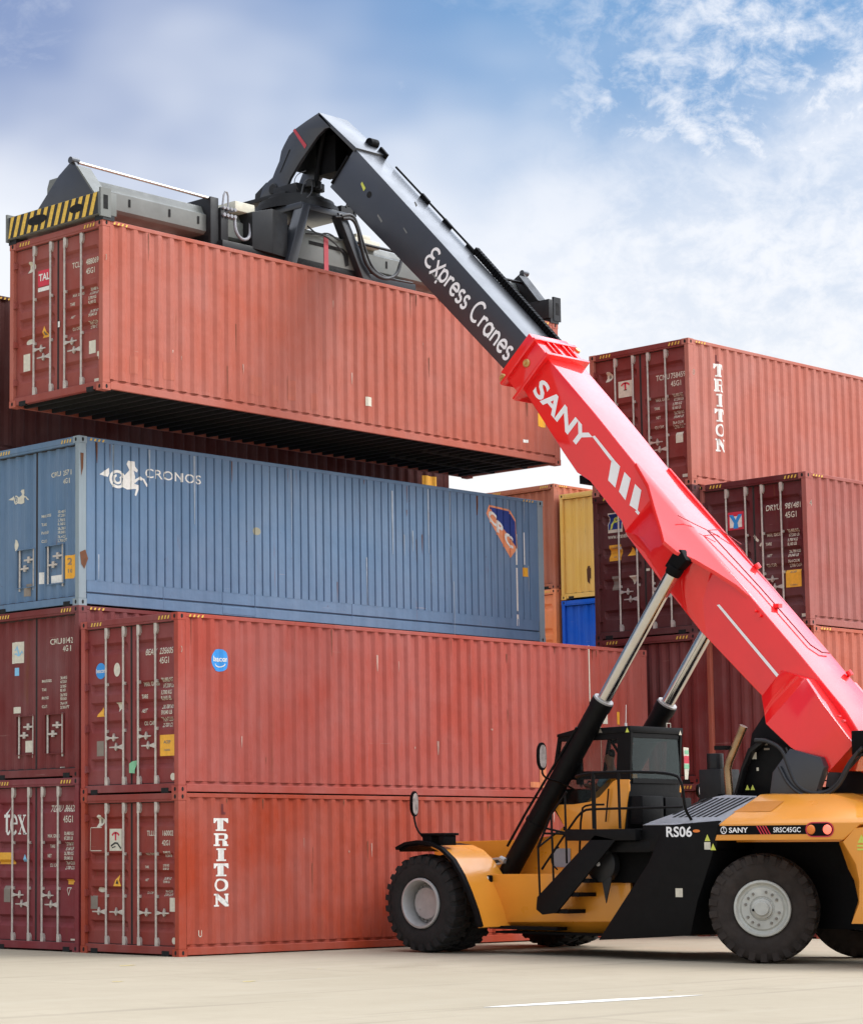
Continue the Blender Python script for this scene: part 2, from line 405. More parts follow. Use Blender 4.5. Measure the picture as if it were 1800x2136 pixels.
class Container:
    def __init__(s, label, loc, paint, door='std', H=HC, L=L40, yaw=0.0, style='corr', group='stacked shipping containers', handle='stagger', post=None, rail=0.19, hazards=None, end_tone=None):
        s.H, s.L, s.paint = H, L, paint
        dp = end_tone or paint; s.root = r = thing('shipping_container', label, 'container', loc, yaw, group); post = post or paint
        s.br = side_breaks(L, style); s.zr = rail; s.dr = Door(door, H)
        # frame: posts, rails, header, sill
        for y0, y1 in ((0.0, 0.10), (W_-0.10, W_)):
            for xa, xb in ((0.0, 0.165), (L-0.165, L)):
                m = MB(); m.box(xa, xb, y0, y1, 0.118, H-0.118); m.build('corner_post', post, r, bevel=0.006, bseg=1)
        for sy, y in ((1, 0.0), (-1, W_)):
            f = lambda a, b: (min(y+sy*a, y+sy*b), max(y+sy*a, y+sy*b))
            m = MB(); m.box(0.178, L-0.178, *f(0.0, 0.06), H-0.07, H-0.004); m.build('top_rail', paint, r, bevel=0.006, bseg=1)
            m = MB()
            if style == 'flat':
                m.box(0.178, L-0.178, *f(0.006, 0.05), 0.235, 0.44); m.box(0.178, L-0.178, *f(0.0, 0.055), 0.03, 0.205); m.box(0.178, L-0.178, *f(0.045, 0.06), 0.2, 0.24)
                for xx in (1.9, 3.3, 4.1, 6.6, 9.4): m.box(xx, xx+0.015, *f(-0.004, 0.02), 0.04, 0.44)
                m.box(3.3, 4.1, *f(-0.006, 0.02), 0.05, 0.18)
            else:
                m.box(0.178, L-0.178, *f(0.0, 0.05), 0.02, rail-0.05); m.box(0.178, L-0.178, *f(0.048, 0.06), rail-0.06, rail+0.02)
            m.build('bottom_rail', paint, r, bevel=0.006, bseg=1)
        for nm, xo, xi, h0 in (('door_header', 0.01, 0.12, 0), ('end_header', L-0.01, L-0.12, 0)):
            m = MB(); m.box(min(xo, xi), max(xo, xi), 0.10, W_-0.10, H-0.135, H-0.004)
            if xo < 1: m.box(0.0, 0.04, 0.162, W_-0.162, H-0.10, H-0.002)
            m.build(nm, dp if xo < 1 else paint, r, bevel=0.006, bseg=1)
        for nm, xo, xi in (('door_sill', 0.012, 0.12), ('end_sill', L-0.01, L-0.12)):
            m = MB(); m.box(min(xo, xi), max(xo, xi), 0.10, W_-0.10, 0.03, 0.155); m.build(nm, dp if xo < 1 else paint, r, bevel=0.006, bseg=1)
        for y in (0.25, W_-0.25-0.17): m = MB(); m.box(0.004, 0.06, y, y+0.17, 0.005, 0.085); m.build('sill_notch', HOLE, r)
        for x, sx in ((-0.003, 1), (L+0.003, -1)):
            for y, sy in ((-0.003, 1), (W_+0.003, -1)):
                for z, sz in ((0.0, 1), (H, -1)): m = MB(); casting(m, x, y, z, sx, sy, sz); m.build('corner_casting', [post, HOLE], r)
        # corrugated sheets
        for nm, yy, sg in (('side_panel', 0.006, 1), ('side_panel', W_-0.006, -1)):
            m = MB(); a = [m.bm.verts.new((x, yy+sg*d, rail if style != 'flat' else 0.43)) for x, d in s.br]; b = [m.bm.verts.new((x, yy+sg*d, H-0.06)) for x, d in s.br]
            for i in range(len(a)-1): m.face([a[i], a[i+1], b[i+1], b[i]])
            m.build(nm, paint, r, recalc=False)
        m = MB(); zt = H-0.012; x = 0.14; a = []
        while x < L-0.14: a += [(x, zt), (x+0.09, zt), (x+0.105, zt-0.02), (x+0.195, zt-0.02)]; x += 0.21
        va = [m.bm.verts.new((x, 0.05, z)) for x, z in a]; vb = [m.bm.verts.new((x, W_-0.05, z)) for x, z in a]
        for i in range(len(va)-1): m.face([va[i], va[i+1], vb[i+1], vb[i]])
        m.build('roof_panel', paint, r)
        m = MB(); hy = Door('blind', H); g0 = [m.bm.verts.new((L-0.03-d, y, 0.14)) for y, d in hy.hy]; g1 = [m.bm.verts.new((L-0.03-d, y, H-0.11)) for y, d in hy.hy]
        for i in range(len(g0)-1): m.face([g0[i], g0[i+1], g1[i+1], g1[i]])
        m.build('end_wall', paint, r)
        m = MB(); m.box(0.1, L-0.1, 0.055, W_-0.055, 0.155, 0.18)
        n = int(L/0.31)
        for i in range(1, n): xx = i*L/n; m.box(xx-0.03, xx+0.03, 0.06, W_-0.06, 0.022, 0.155)
        for y in (0.75, 1.60): m.box(L-3.3, L-0.12, y, y+0.06, -0.0+0.012, 0.155)
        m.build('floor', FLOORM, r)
        if hazards if hazards is not None else H == HC:
            m = MB(); hazard(m, H, L, H-0.02); m.build('hazard_marking', YELLOWH, r, recalc=False)
        s.doors = []
        if door == 'blind':
            m = s.dr.sheet(0.105, 2.333); m.build('end_panel', dp, r)
        else:
            m = MB(); m.box(DOORX-0.006, DOORX+0.05, 1.199, 1.213, s.dr.z0, s.dr.z1); m.box(DOORX-0.008, DOORX+0.05, 1.224, 1.237, s.dr.z0, s.dr.z1)
            m.box(DOORX+0.005, DOORX+0.05, 0.098, W_-0.098, 0.15, 0.175); m.box(DOORX+0.005, DOORX+0.05, 0.098, W_-0.098, H-0.155, H-0.13)
            m.build('door_gasket', DARKM, r)
            for (y0, y1), rods in zip(s.dr.leaf, ((0.245, 0.44), (0.60, 0.785))):
                d = s.dr.sheet(y0, y1).build('door', dp, r); s.doors.append(d)
                yh = 0.1 if y0 < 1 else W_-0.1
                for k in (0.10, 0.36, 0.63, 0.90): zz = s.dr.z0+k*(s.dr.z1-s.dr.z0); hg = MB(); hg.box(0.02, 0.075, yh-0.05, yh+0.05, zz-0.05, zz+0.05); hg.cyl((0.015, yh-0.01 if y0 > 1 else yh+0.01, zz-0.06), (0.015, yh-0.01 if y0 > 1 else yh+0.01, zz+0.06), 0.018, seg=8); hg.build('hinge', dp, d)
                for k, y in enumerate((0.59, 1.02) if y0 < 1 else (1.39, 1.83)):
                    if door == 'vertical': continue
                    rm = MB(); rm.cyl((0.036, y, 0.06), (0.036, y, H-0.06), 0.0185, seg=8)
                    for zz in (0.20, H-0.22):
                        rm.hull([(0.022, y-0.03, zz-0.09), (0.022, y-0.055, zz-0.04), (0.022, y-0.055, zz+0.05), (0.022, y-0.03, zz+0.09), (0.022, y+0.02, zz+0.09), (0.022, y+0.02, zz-0.09)],
                                [(0.075, y-0.03, zz-0.09), (0.075, y-0.055, zz-0.04), (0.075, y-0.055, zz+0.05), (0.075, y-0.03, zz+0.09), (0.075, y+0.02, zz+0.09), (0.075, y+0.02, zz-0.09)])
                    for k2 in (0.34, 0.64): zz = s.dr.z0+k2*(s.dr.z1-s.dr.z0); rm.box(0.03, 0.07, y-0.04, y+0.018, zz-0.025, zz+0.025)
                    rm.build('locking_bar', GALV, d, smooth=40)
                    if handle == 'stagger': sg, zz = (-1, 0.295) if (k == 1) else (1, 0.235)
                    elif handle == 'out': sg, zz = ((-1 if y0 < 1 else 1), 0.225)
                    if handle == 'stagger': zz = s.dr.z0 + zz*(s.dr.z1-s.dr.z0) - (0.0)
                    else: zz = s.dr.z0 + zz*(s.dr.z1-s.dr.z0)
                    hm = MB(); e = y+sg*0.33
                    hm.hull([(0.015, y, zz-0.045), (0.015, y, zz+0.045), (0.03, y, zz+0.045), (0.03, y, zz-0.045)], [(0.015, y+sg*0.12, zz-0.014), (0.015, y+sg*0.12, zz+0.014), (0.03, y+sg*0.12, zz+0.014), (0.03, y+sg*0.12, zz-0.014)])
                    hm.hull([(0.015, y+sg*0.12, zz-0.014), (0.015, y+sg*0.12, zz+0.014), (0.03, y+sg*0.12, zz+0.014), (0.03, y+sg*0.12, zz-0.014)], [(0.015, e, zz-0.01), (0.015, e, zz+0.01), (0.03, e, zz+0.01), (0.03, e, zz-0.01)])
                    c = y+sg*0.19; hm.hull([(0.03, c-0.035, zz-0.02), (0.03, c-0.02, zz+0.03), (0.03, c, zz+0.075), (0.03, c+0.02, zz+0.03), (0.03, c+0.035, zz-0.02), (0.03, c, zz-0.06)],
                                           [(0.062, c-0.035, zz-0.02), (0.062, c-0.02, zz+0.03), (0.062, c, zz+0.075), (0.062, c+0.02, zz+0.03), (0.062, c+0.035, zz-0.02), (0.062, c, zz-0.06)])
                    hm.build('door_handle', GALV, d)
                if door == 'vertical':
                    a, b = s.dr.lock[0 if y0 < 1 else 1]; z0, z1 = s.dr.lz
                    for y in (a+0.05, b-0.05): rm = MB(); rm.cyl((DOORX+0.02, y, z0-0.06), (DOORX+0.02, y, z1+0.02), 0.018, seg=8); rm.build('locking_bar', GALV, d, smooth=40)
                    for y, sg, fz in ((a+0.05, 1, 0.72), (b-0.05, -1, 0.5)):
                        hm = MB(); zz = z0+fz*(z1-z0); hm.box(DOORX+0.005, DOORX+0.02, min(y, y+sg*0.26), max(y, y+sg*0.26), zz-0.016, zz+0.016); hm.box(DOORX+0.01, DOORX+0.04, y+sg*0.14-0.03, y+sg*0.14+0.03, zz-0.05, zz+0.06); hm.build('door_handle', GALV, d)
                    fm = MB()
                    for yy in (a-0.012, b): fm.box(DOORX-0.012, DOORX+0.03, yy, yy+0.012, z0-0.012, z1+0.012)
                    for zz in (z0-0.012, z1): fm.box(DOORX-0.012, DOORX+0.03, a, b, zz, zz+0.012)
                    fm.build('lock_box', dp, d)
    def on_door(s, shape, fx, fz, mat, name='marking', off=0.004, label=None):
        """shape centred at the fraction fx from the left edge, fz from the top, of the end as one faces it"""
        yc = W_*(1-fx); zc = s.H*(1-fz); sh = shift(shape, yc*-1, zc)
        yb = s.dr.ybreaks(); zb = s.dr.zbreaks()
        f = lambda u, v: Vector((DOORX+s.dr.depth(-u, v)-off, -u, v))
        par = s.root if not s.doors else (s.doors[0] if yc < 1.22 else s.doors[1])
        return conform(sh, f, [-y for y in yb], zb).build(name, mat, par, label=label, recalc=False)
    def on_side(s, shape, x, z, mat, name='marking', off=0.004, label=None, extra=()):
        sh = shift(shape, x, z); f = lambda u, v: Vector((u, 0.006+lookup(s.br, u)-off, v))
        return conform(sh, f, [b for b, _ in s.br] + list(extra), lift=(0, -1, 0)).build(name, mat, s.root, label=label, recalc=False)
    def number(s, prefix, num, check, typ, fx0, fz, fxn, h=0.10, tfz=0.05):
        sh = text(prefix, h*1.38, 0.012, 0.78) ; s.on_door(shift(sh, 0, -h/2), fx0, fz, CREAM, 'container_number')
        sh = text(num, h*1.38, 0.012, 0.78); sh = shift(sh, 0, -h/2) + shift(text(check, h*1.38, 0.012, 0.78), h*0.8*len(num)*0.82+0.09, -h/2)
        sh += shift(text(typ, h*1.38, 0.012, 0.78), 0.0, -h/2-tfz*s.H)
        s.on_door(sh, fxn, fz, CREAM, 'container_number')
    def data(s, fx0, fx1, fzs, h=0.045, words=('MAX. GROSS', 'TARE', 'NET', 'CU. CAP.'), vals=(('30,480 KG', '67,200 LB'), ('3,700 KG', '8,160 LB'), ('26,780 KG', '59,040 LB'), ('76.4 CU.M', '2,700 CU.FT'))):
        a, b = [], []; h = min(h, (fzs[1]-fzs[0])*s.H/3.3)
        z0 = fzs[0]
        for w, v, fz in zip(words, vals, fzs):
            a += shift(text(w, h*1.5, 0.02, 0.72), 0, (z0-fz)*s.H-h/2)
            for i, q in enumerate(v): b += shift(text(q, h*1.5, 0.02, 0.72), 0, (z0-fz)*s.H-h/2+(0.5-i)*h*1.5)
        s.on_door(a, fx0, z0, CREAM, 'data_lettering'); s.on_door(b, fx1, z0, CREAM, 'data_lettering')

# slab letters, each in a box 1 wide and 1 high
SLAB = {
 'T': [[(0, 1), (1, 1), (1, .62), (.86, .62), (.86, .68), (.66, .84), (.34, .84), (.14, .68), (.14, .62), (0, .62)], [(.34, .84), (.66, .84), (.66, .12), (.34, .12)], [(.18, .12), (.82, .12), (.82, 0), (.18, 0)]],
 'R': [[(0.02, 1), (.66, 1), (.66, .86), (.02, .86)], [(.12, .86), (.42, .86), (.42, .13), (.12, .13)], [(0, .13), (.5, .13), (.5, 0), (0, 0)], [(.66, 1), (.84, .95), (.93, .84), (.93, .62), (.82, .5), (.7, .47), (.7, .84), (.66, .86)], [(.42, .56), (.70, .56), (.72, .44), (.42, .44)], [(.62, .44), (.72, .46), (.86, .36), (.88, .13), (.62, .13)], [(.62, .13), (1, .13), (1, 0), (.62, 0)]],
 'I': [[(.24, 1), (.8, 1), (.8, .87), (.24, .87)], [(.38, .87), (.68, .87), (.68, .13), (.38, .13)], [(.24, .13), (.8, .13), (.8, 0), (.24, 0)]],
 'O': [],
 'N': [[(0, 1), (.36, 1), (.36, .87), (0, .87)], [(.12, .87), (.34, .87), (.34, .13), (.12, .13)], [(0, .13), (.42, .13), (.42, 0), (0, 0)], [(.36, 1), (1, .14), (.98, 0), (.72, 0), (.34, .56), (.2, .9), (.2, 1)], [(.74, .87), (.92, .87), (.92, .13), (.74, .4)], [(.68, 1), (1, 1), (1, .87), (.68, .87)]],
}
for i in range(20):
    a0, a1 = 2*math.pi*i/20, 2*math.pi*(i+1)/20
    o_ = lambda a, rx, ry: (.5+rx*math.cos(a), .5+ry*math.sin(a))
    SLAB['O'].append([o_(a0, .46, .5), o_(a1, .46, .5), o_(a1, .23, .36), o_(a0, .23, .36)])
def triton(cont, x0, ztop, w, h, gap):
    sh = []
    for i, ch in enumerate('TRITON'): sh += [[(u*w, -i*(h+gap)-h+v*h) for u, v in p] for p in SLAB[ch]]
    cont.on_side(sh, x0, ztop, WHITE, 'lettering')
def triton_logo(c, fx, fz, w, h, torn):
    c.on_door(rect(w, h), fx, fz, CREAM, 'logo_plate')
    s = shift(stroke(arc(0, 0, w*.30, w*.22, 20, 160, 10), w*.10) + rect(w*.12, w*.42, 0, w*.03) , 0, h*.13)
    c.on_door(s, fx, fz, REDL, 'logo_mark', 0.008)
    if torn: c.on_door(stroke([(-w*.38, -h*.28), (-w*.05, -h*.14), (w*.15, -h*.16), (w*.44, -h*.40)], w*.09) + stroke([(-w*.3, -h*.36), (w*.0, -h*.30)], w*.06), fx, fz, BLACKH, 'logo_mark', 0.008)
    else: c.on_door(rect(w*.2, w*.05, 0, -w*.06), fx, fz, BLACKH, 'logo_mark', 0.008)
def dmark(c, fx, fz, w=0.15, h=0.21):
    c.on_door([[(-w/2, -h/2), (0, -h/2), (w*.35, -h*.35), (w/2, -h*.05), (w*.45, h*.2), (w*.2, h*.45), (-w*.2, h/2), (-w*.45, h*.4)]], fx, fz, CREAM, 'emblem')
    c.on_door(oval(w*.35, h*.4, 0.01, 0), fx, fz, GREYL, 'emblem', 0.008)

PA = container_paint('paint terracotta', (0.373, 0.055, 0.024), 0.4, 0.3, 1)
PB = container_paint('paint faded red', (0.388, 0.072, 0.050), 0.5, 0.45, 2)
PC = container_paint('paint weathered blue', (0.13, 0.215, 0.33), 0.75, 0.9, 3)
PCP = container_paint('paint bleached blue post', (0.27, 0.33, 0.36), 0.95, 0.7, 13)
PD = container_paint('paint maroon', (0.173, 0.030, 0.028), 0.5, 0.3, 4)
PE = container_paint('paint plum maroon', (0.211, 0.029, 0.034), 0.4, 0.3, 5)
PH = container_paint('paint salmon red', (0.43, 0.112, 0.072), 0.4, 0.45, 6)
PF = container_paint('paint shaded brick', (0.067, 0.013, 0.010), 0.5, 0.3, 7)  # darkened: shade of the hanging container is put into this colour
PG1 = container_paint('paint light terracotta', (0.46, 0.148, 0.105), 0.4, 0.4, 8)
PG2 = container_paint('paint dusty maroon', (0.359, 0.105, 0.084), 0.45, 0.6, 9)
PG3 = container_paint('paint dark maroon', (0.097, 0.019, 0.019), 0.4, 0.3, 10)
PG6 = container_paint('paint orange brown', (0.466, 0.109, 0.060), 0.5, 0.4, 11)
PM = container_paint('paint rusty orange', (0.42, 0.12, 0.06), 0.9, 0.5, 12)
PM2 = container_paint('paint bright orange', (0.85, 0.25, 0.085), 0.4, 0.2, 14)
PY1 = container_paint('paint mustard', (0.80, 0.47, 0.11), 0.85, 0.3, 15)
DA = container_paint('shaded door brick', (0.261, 0.038, 0.026), 0.35, 0.2, 21)  # door tones from here darkened: weaker light on the ends put into the colour
DB = container_paint('shaded door crimson', (0.236, 0.038, 0.035), 0.35, 0.25, 22)
DG1 = container_paint('shaded door oxblood', (0.218, 0.033, 0.027), 0.35, 0.25, 23)
DG2 = container_paint('shaded door aubergine', (0.114, 0.019, 0.021), 0.35, 0.25, 24)
DH = container_paint('shaded door tile red', (0.30, 0.064, 0.047), 0.35, 0.3, 25)
PY2 = container_paint('paint royal blue', (0.008, 0.10, 0.55), 0.3, 0.2, 16)

# ------------------------------------------------------------------ yard surface
m = MB(); S = 900
m.poly([(-S, -S, 0), (S, -S, 0), (S, S, 0), (-S, S, 0)])
gm, t, b = material('yard concrete')
v = t.nodes.new('ShaderNodeTexCoord').outputs['Object']
c = tmix(t, ramp(t, tnoise(t, v, 0.12, 6, 0.6, (1, 1.6, 1)), [(0.35, 0.0), (0.68, 1.0)]), (0.375, 0.322, 0.236), (0.435, 0.375, 0.28))
c = tmix(t, ramp(t, tnoise(t, v, 1.6, 8, 0.7), [(0.42, 0.0), (0.75, 0.45)]), c, (0.34, 0.287, 0.21))
c = tmix(t, ramp(t, tnoise(t, v, 0.5, 5, 0.6, (0.25, 2.2, 1), (3, 8, 0)), [(0.55, 0.0), (0.75, 0.4)]), c, (0.46, 0.405, 0.315))
c = tmix(t, ramp(t, tnoise(t, v, 6, 6, 0.75, (1, 1, 1), (11, 2, 0)), [(0.68, 0.0), (0.74, 0.5)]), c, (0.19, 0.155, 0.12))
c = tmix(t, ramp(t, tnoise(t, v, 2.6, 5, 0.6, (0.04, 1.0, 1), (2, 5, 0)), [(0.58, 0.0), (0.70, 0.35)]), c, (0.175, 0.15, 0.118))   # rubber smears along the lanes
c = tmix(t, ramp(t, tnoise(t, v, 2.2, 6, 0.7, (1.0, 0.08, 1), (7, 1, 0)), [(0.60, 0.0), (0.72, 0.28)]), c, (0.19, 0.162, 0.128))
c = tmix(t, ramp(t, tnoise(t, v, 0.35, 7, 0.75, (1, 1, 1), (4, 4, 0)), [(0.56, 0.0), (0.66, 0.22)]), c, (0.21, 0.172, 0.122))
t.links.new(c, b.inputs['Base Color']); b.inputs['Roughness'].default_value = 0.9; b.inputs['Specular IOR Level'].default_value = 0.10
bp = t.nodes.new('ShaderNodeBump'); bp.inputs['Strength'].default_value = 0.35; bp.inputs['Distance'].default_value = 0.012
t.links.new(tnoise(t, v, 28, 6, 0.7), bp.inputs['Height']); t.links.new(bp.outputs[0], b.inputs['Normal'])
g = m.build('ground', gm); g['kind'] = 'structure'
m = MB()                                                               # worn stripe of white paint
pts = []
for i in range(15):
    f = i/14; x = -5.85+f*3.4; y = -11.43-f*0.36; w = 0.03+0.30*math.sin(math.pi*min(1, f*1.05))**0.6*(0.75+0.25*random.random())
    pts.append((x, y, w))
m.poly([(x, y-w/2, 0.004) for x, y, w in pts] + [(x, y+w/2, 0.004) for x, y, w in reversed(pts)])
wp = plain('worn road paint', (0.72, 0.70, 0.64), 0.7, var=0.2, scale=5)
o = m.build('painted_line', wp); o['kind'] = 'structure'
m = MB()
for (x, y, w) in ((-5.3, -4.7, .10), (-4.1, -5.9, .12), (-2.4, -1.5, .16), (-1.2, -4.3, .05), (-2.0, -11.0, .05), (2.6, -9.9, .04)):
    m.poly([(x-w, y-w*.3, 0.004), (x, y-w*.5, 0.004), (x+w*1.3, y-w*.1, 0.004), (x+w, y+w*.35, 0.004), (x-w*.4, y+w*.3, 0.004)])
o = m.build('painted_mark', plain('worn yellow paint', (0.62, 0.50, 0.20), 0.7)); o['kind'] = 'structure'

def at0(px, py):
    d = fw + rt*((px-CX_)/F_) - up*((py-CY_)/F_); return CAM + d*((EY-CAM.y)/d.y)
EX, EY = 0.009, 2.507
GOLDEN = plain('old paint dab', (.30, .29, .20), .7)
# ------------------------------------------------------------------ the near stacks
A = Container('rust red container with TRITON down its side, on the ground', (0, 0, 0), PA, H=STD, handle='out', end_tone=DA)
triton(A, 0.76, 2.19, 0.335, 0.205, 0.037)
A.on_side([[(0, 0), (0.03, 0), (0.03, -.12), (.08, -.14), (.07, -.17), (0, -.17)]], 0.95, 2.42, PD, 'marking')
A.on_side(text('U', .16, 0, .7), 0.42, 0.30, CREAM, 'marking')
dmark(A, .165, .165)
A.on_door(stroke([(-.13, .19), (.14, .19)], .012) + stroke([(-.14, .19), (-.15, -.19)], .010) + stroke([(-.14, -.19), (.14, -.19)], .012), .13, .28, CREAM, 'marking')
triton_logo(A, .335, .285, .31, .36, True)
A.number('TLLU', '160002', '0', '42G1', .655, .245, .805, .085, .06)
A.data(.635, .815, (.375, .455, .535, .615), .036)
A.on_door(tri(.2, .19), .35, .54, ORANGE, 'warning_label'); A.on_door(tri(.07, .07, 0, -.02), .35, .54, BLACKH, 'warning_label', .008)
A.on_door(oval(.2, .085), .17, .60, CREAM, 'label_plate'); A.on_door(rect(.18, .22), .11, .68, GREYL, 'label_plate')
A.on_door(rect(.17, .22), .915, .685, CREAM, 'label_plate'); A.on_door(oval(.10, .11), .92, .905, CREAM, 'label_plate')

B = Container('faded red container with a round blue sticker, on top of the TRITON one', (0, 0, STD), PB, end_tone=DB)
SBX, SBZ = 0.93, 2.16
B.on_side(oval(.40, .37), SBX, SBZ, BLUEL, 'sticker'); B.on_side(shift(text('beacon', .125, .02, .9, 'CENTER'), 0, -.02), SBX, SBZ, WHITE, 'sticker', .008); B.on_side(stroke(arc(0, .02, .13, .13, 215, 325, 8), .016), SBX, SBZ, WHITE, 'sticker', .008)
B.on_door(oval(.26, .27), .18, .29, BLUEL, 'sticker'); B.on_door(shift(text('beacon', .10, .02, .8, 'CENTER'), 0, -.03), .18, .29, WHITE, 'sticker', .008)
B.on_door(oval(.16, .23), .35, .29, CREAM, 'label_plate'); B.number('BEAU', '235605', '0', '45G1', .645, .205, .785, .105, .053)
B.data(.605, .80, (.385, .455, .535, .605), .062)
B.on_door(tri(.2, .16), .18, .525, ORANGE, 'warning_label'); B.on_door(tri(.16, .16, 0, 0, True), .365, .505, CREAM, 'warning_label')
B.on_door(rect(.18, .25), .175, .735, GREYL, 'label_plate'); B.on_door(rect(.35, .34), .86, .735, ORANGE, 'label_plate')
B.on_door(shift(text('ACEP', .07, .02, 1, 'CENTER'), 0, .03) + shift(text('CLEAN', .045, .02, 1, 'CENTER'), 0, -.09), .86, .735, GREYL, 'label_plate', .008)
B.on_door([[(-.07, -.09), (.07, -.1), (.07, .11), (-.01, .09), (-.07, .06)]], .525, .85, GREENL, 'tag', .05)
B.on_door(oval(.12, .12), .915, .91, CREAM, 'label_plate')
B.on_side(rect(.20, .40, .1, .2) + rect(.36, .10, -.09, -.05), 8.95, .30, plain('patch orange', (.62, .20, .08), .6), 'paint_patch')
B.on_side(rect(.12, .24), 11.3, 1.55, ORANGE, 'label_plate'); B.on_side(rect(.10, .24), 10.9, 1.55, CREAM, 'label_plate')
B.on_side(shift(stroke([(0, 0), (0, -1.5)], .035) + stroke([(-.32, .9), (-.32, -.2)], .03), 0, 0), 10.75, 2.0, CREAM, 'lettering')

EX, EY = 0.009, 2.507
E_ = Container('plum red container marked tex, on the ground under the maroon one', (EX, EY, 0), PE)
tex = [[(.14, .08), (.30, .08), (.30, .56), (.14, .56)], [(.14, .66), (.30, .66), (.30, .92), (.24, .80), (.14, .70)], [(.02, .56), (.46, .56), (.46, .66), (.02, .66)]] + stroke([(.22, .12), (.27, .03), (.36, .02), (.48, .12)], .09, .002)
tex += shift(stroke(arc(.30, .32, .23, .29, 10, 318, 16), .11, .0), .48, 0) + [[(.54, .33, .002), (1.06, .33, .002), (1.06, .39, .002), (.54, .39, .002)]]
tex += shift(stroke([(.06, .62), (.50, .02)], .15) + stroke([(.48, .62), (.08, .02)], .05, .002) + rect(.26, .05, .08, .62) + rect(.22, .05, .47, .62) + rect(.22, .05, .09, .025) + rect(.28, .05, .50, .025), 1.12, 0)
E_.on_door(shift([[(q[0]*.36, q[1]*.52, *q[2:]) for q in p] for p in tex], -.31, -.17), .262, .265, WHITE, 'lettering')
E_.number('TGBU', '866287', '1', '45G1', .645, .175, .80, .115, .062)
E_.data(.63, .81, (.335, .395, .45, .505), .06)
E_.on_door(rect(.40, .20), .165, .465, ORANGE, 'label_plate'); E_.on_door(tri(.14, .13), .375, .462, SKYL, 'warning_label')
E_.on_door(rect(.17, .085), .865, .60, ORANGE, 'label_plate'); E_.on_door(stroke([(-.05, .06), (.05, .06), (0, -.06), (-.05, .06)], .012), .86, .655, CREAM, 'warning_label')
E_.on_door(rect(.18, .28), .175, .675, GREYL, 'label_plate'); E_.on_door(rect(.11, .03), .905, .93, CREAM, 'label_plate')
D_ = Container('dark maroon container with ribbed doors and recessed locks, under the blue one', (EX, EY, HC), PD, 'vertical')
D_.on_door(rect(.38, .37), .28, .24, CREAM, 'logo_plate'); D_.on_door(stroke([(-.11, .04), (-.04, .05), (0, .10), (.03, -.05), (.08, .02), (.11, -.02)], .018) + stroke([(-.1, -.03), (-.02, -.02), (.02, -.06)], .018), .28, .24, SKYL, 'logo_mark', .009)
D_.on_door(rect(.13, .14), .265, .355, SKYL, 'label_plate'); D_.on_door(rect(.2, .11), .262, .585, CREAM, 'label_plate')
D_.number('CRXU', '89142', '0', '45G1', .645, .195, .775, .10, .047)
D_.data(.55, .755, (.425, .475, .525, .575), .07, ('MAX.GROSS', 'TARE', 'PAYLOAD', 'CU.CAP.'))
D_.on_door(rect(.2, .2), .39, .805, CREAM, 'label_plate', .006); D_.on_door(rect(.12, .06), .78, .945, CREAM, 'label_plate')
C_ = Container('weathered blue container marked CRONOS, directly under the hanging one', (EX, EY, 2*HC), PC, 'vertical', style='flat', post=PCP)
def hippocamp(sc):
    s = []
    ring = arc(-.52, -.10, .30, .36, 0, 360, 24)
    for k, (r0, r1) in enumerate(((.36, .25), (.20, .11))):
        for i in range(24):
            a0, a1 = 2*math.pi*i/24, 2*math.pi*(i+1)/24
            q = lambda a, r: (-.50+r*math.cos(a)*.95, -.12+r*math.sin(a))
            if k == 1 and 2 < i < 7: continue
            s.append([(*z, .002) for z in (q(a0, r0), q(a1, r0), q(a1, r1), q(a0, r1))])
    s += [[(-1.25, -.02), (-.86, .28), (-.84, .06), (-.9, -.08)]]                              # tail fluke
    s += [[(-.26, .0), (.0, .30), (-.12, .52), (-.06, .66), (.22, .66), (.24, .46), (.36, .34), (.32, .24), (.18, .30), (.24, .06), (.22, -.12), (.20, -.42), (-.10, -.48), (-.30, -.40)]]
    s += stroke([(.58, .02), (.66, -.12), (.76, -.26)], .08, .004)
    s += [[(z[0], z[1], .004) for z in p] for p in [[(.20, -.06), (.46, .10), (.58, .02), (.50, -.06), (.40, -.02), (.22, -.20)]]]
    s += [[(.20, -.22), (.42, -.26), (.38, -.44), (.28, -.70), (.22, -.66), (.28, -.42), (.20, -.42)]]
    return [[(q[0]*sc, q[1]*sc*.82, *q[2:]) for q in p] for p in s]
C_.on_side(hippocamp(.54), at0(258, 0).x-EX+.12, at0(258, 997).z-2*HC+.02, WHITE, 'logo')
C_.on_side(text('CRONOS', .225, .008, 1.36, 'LEFT', 1.06), at0(302, 994).x-EX, at0(302, 995).z-2*HC, WHITE, 'lettering')
C_.on_door(hippocamp(.27), .31, .305, CREAM, 'logo')
C_.number('CRXU', '20571', '1', '45G1', .65, .20, .775, .09, .05)
C_.data(.545, .735, (.44, .49, .54, .59), .07, ('MAX.GROSS', 'TARE', 'PAYLOAD', 'CU.CAP.'))
C_.on_door(rect(.32, .40), .86, .765, ORANGE, 'label_plate'); C_.on_door(shift(text('2', .16, .02, 1, 'CENTER'), 0, .04) + shift(text('10', .09, .02, 1, 'CENTER'), 0, -.10), .86, .765, GREYL, 'label_plate', .008)
C_.on_door(rect(.3, .13), .70, .825, WHITE, 'label_plate', .012); C_.on_door(rect(.1, .2), .545, .81, WHITE, 'label_plate'); C_.on_door(oval(.15, .2), .255, .59, CREAM, 'label_plate')
C_.on_door(rect(.15, .22), .385, .87, GREYL, 'label_plate', .008); C_.on_door(rect(.12, .06), .77, .955, CREAM, 'label_plate')
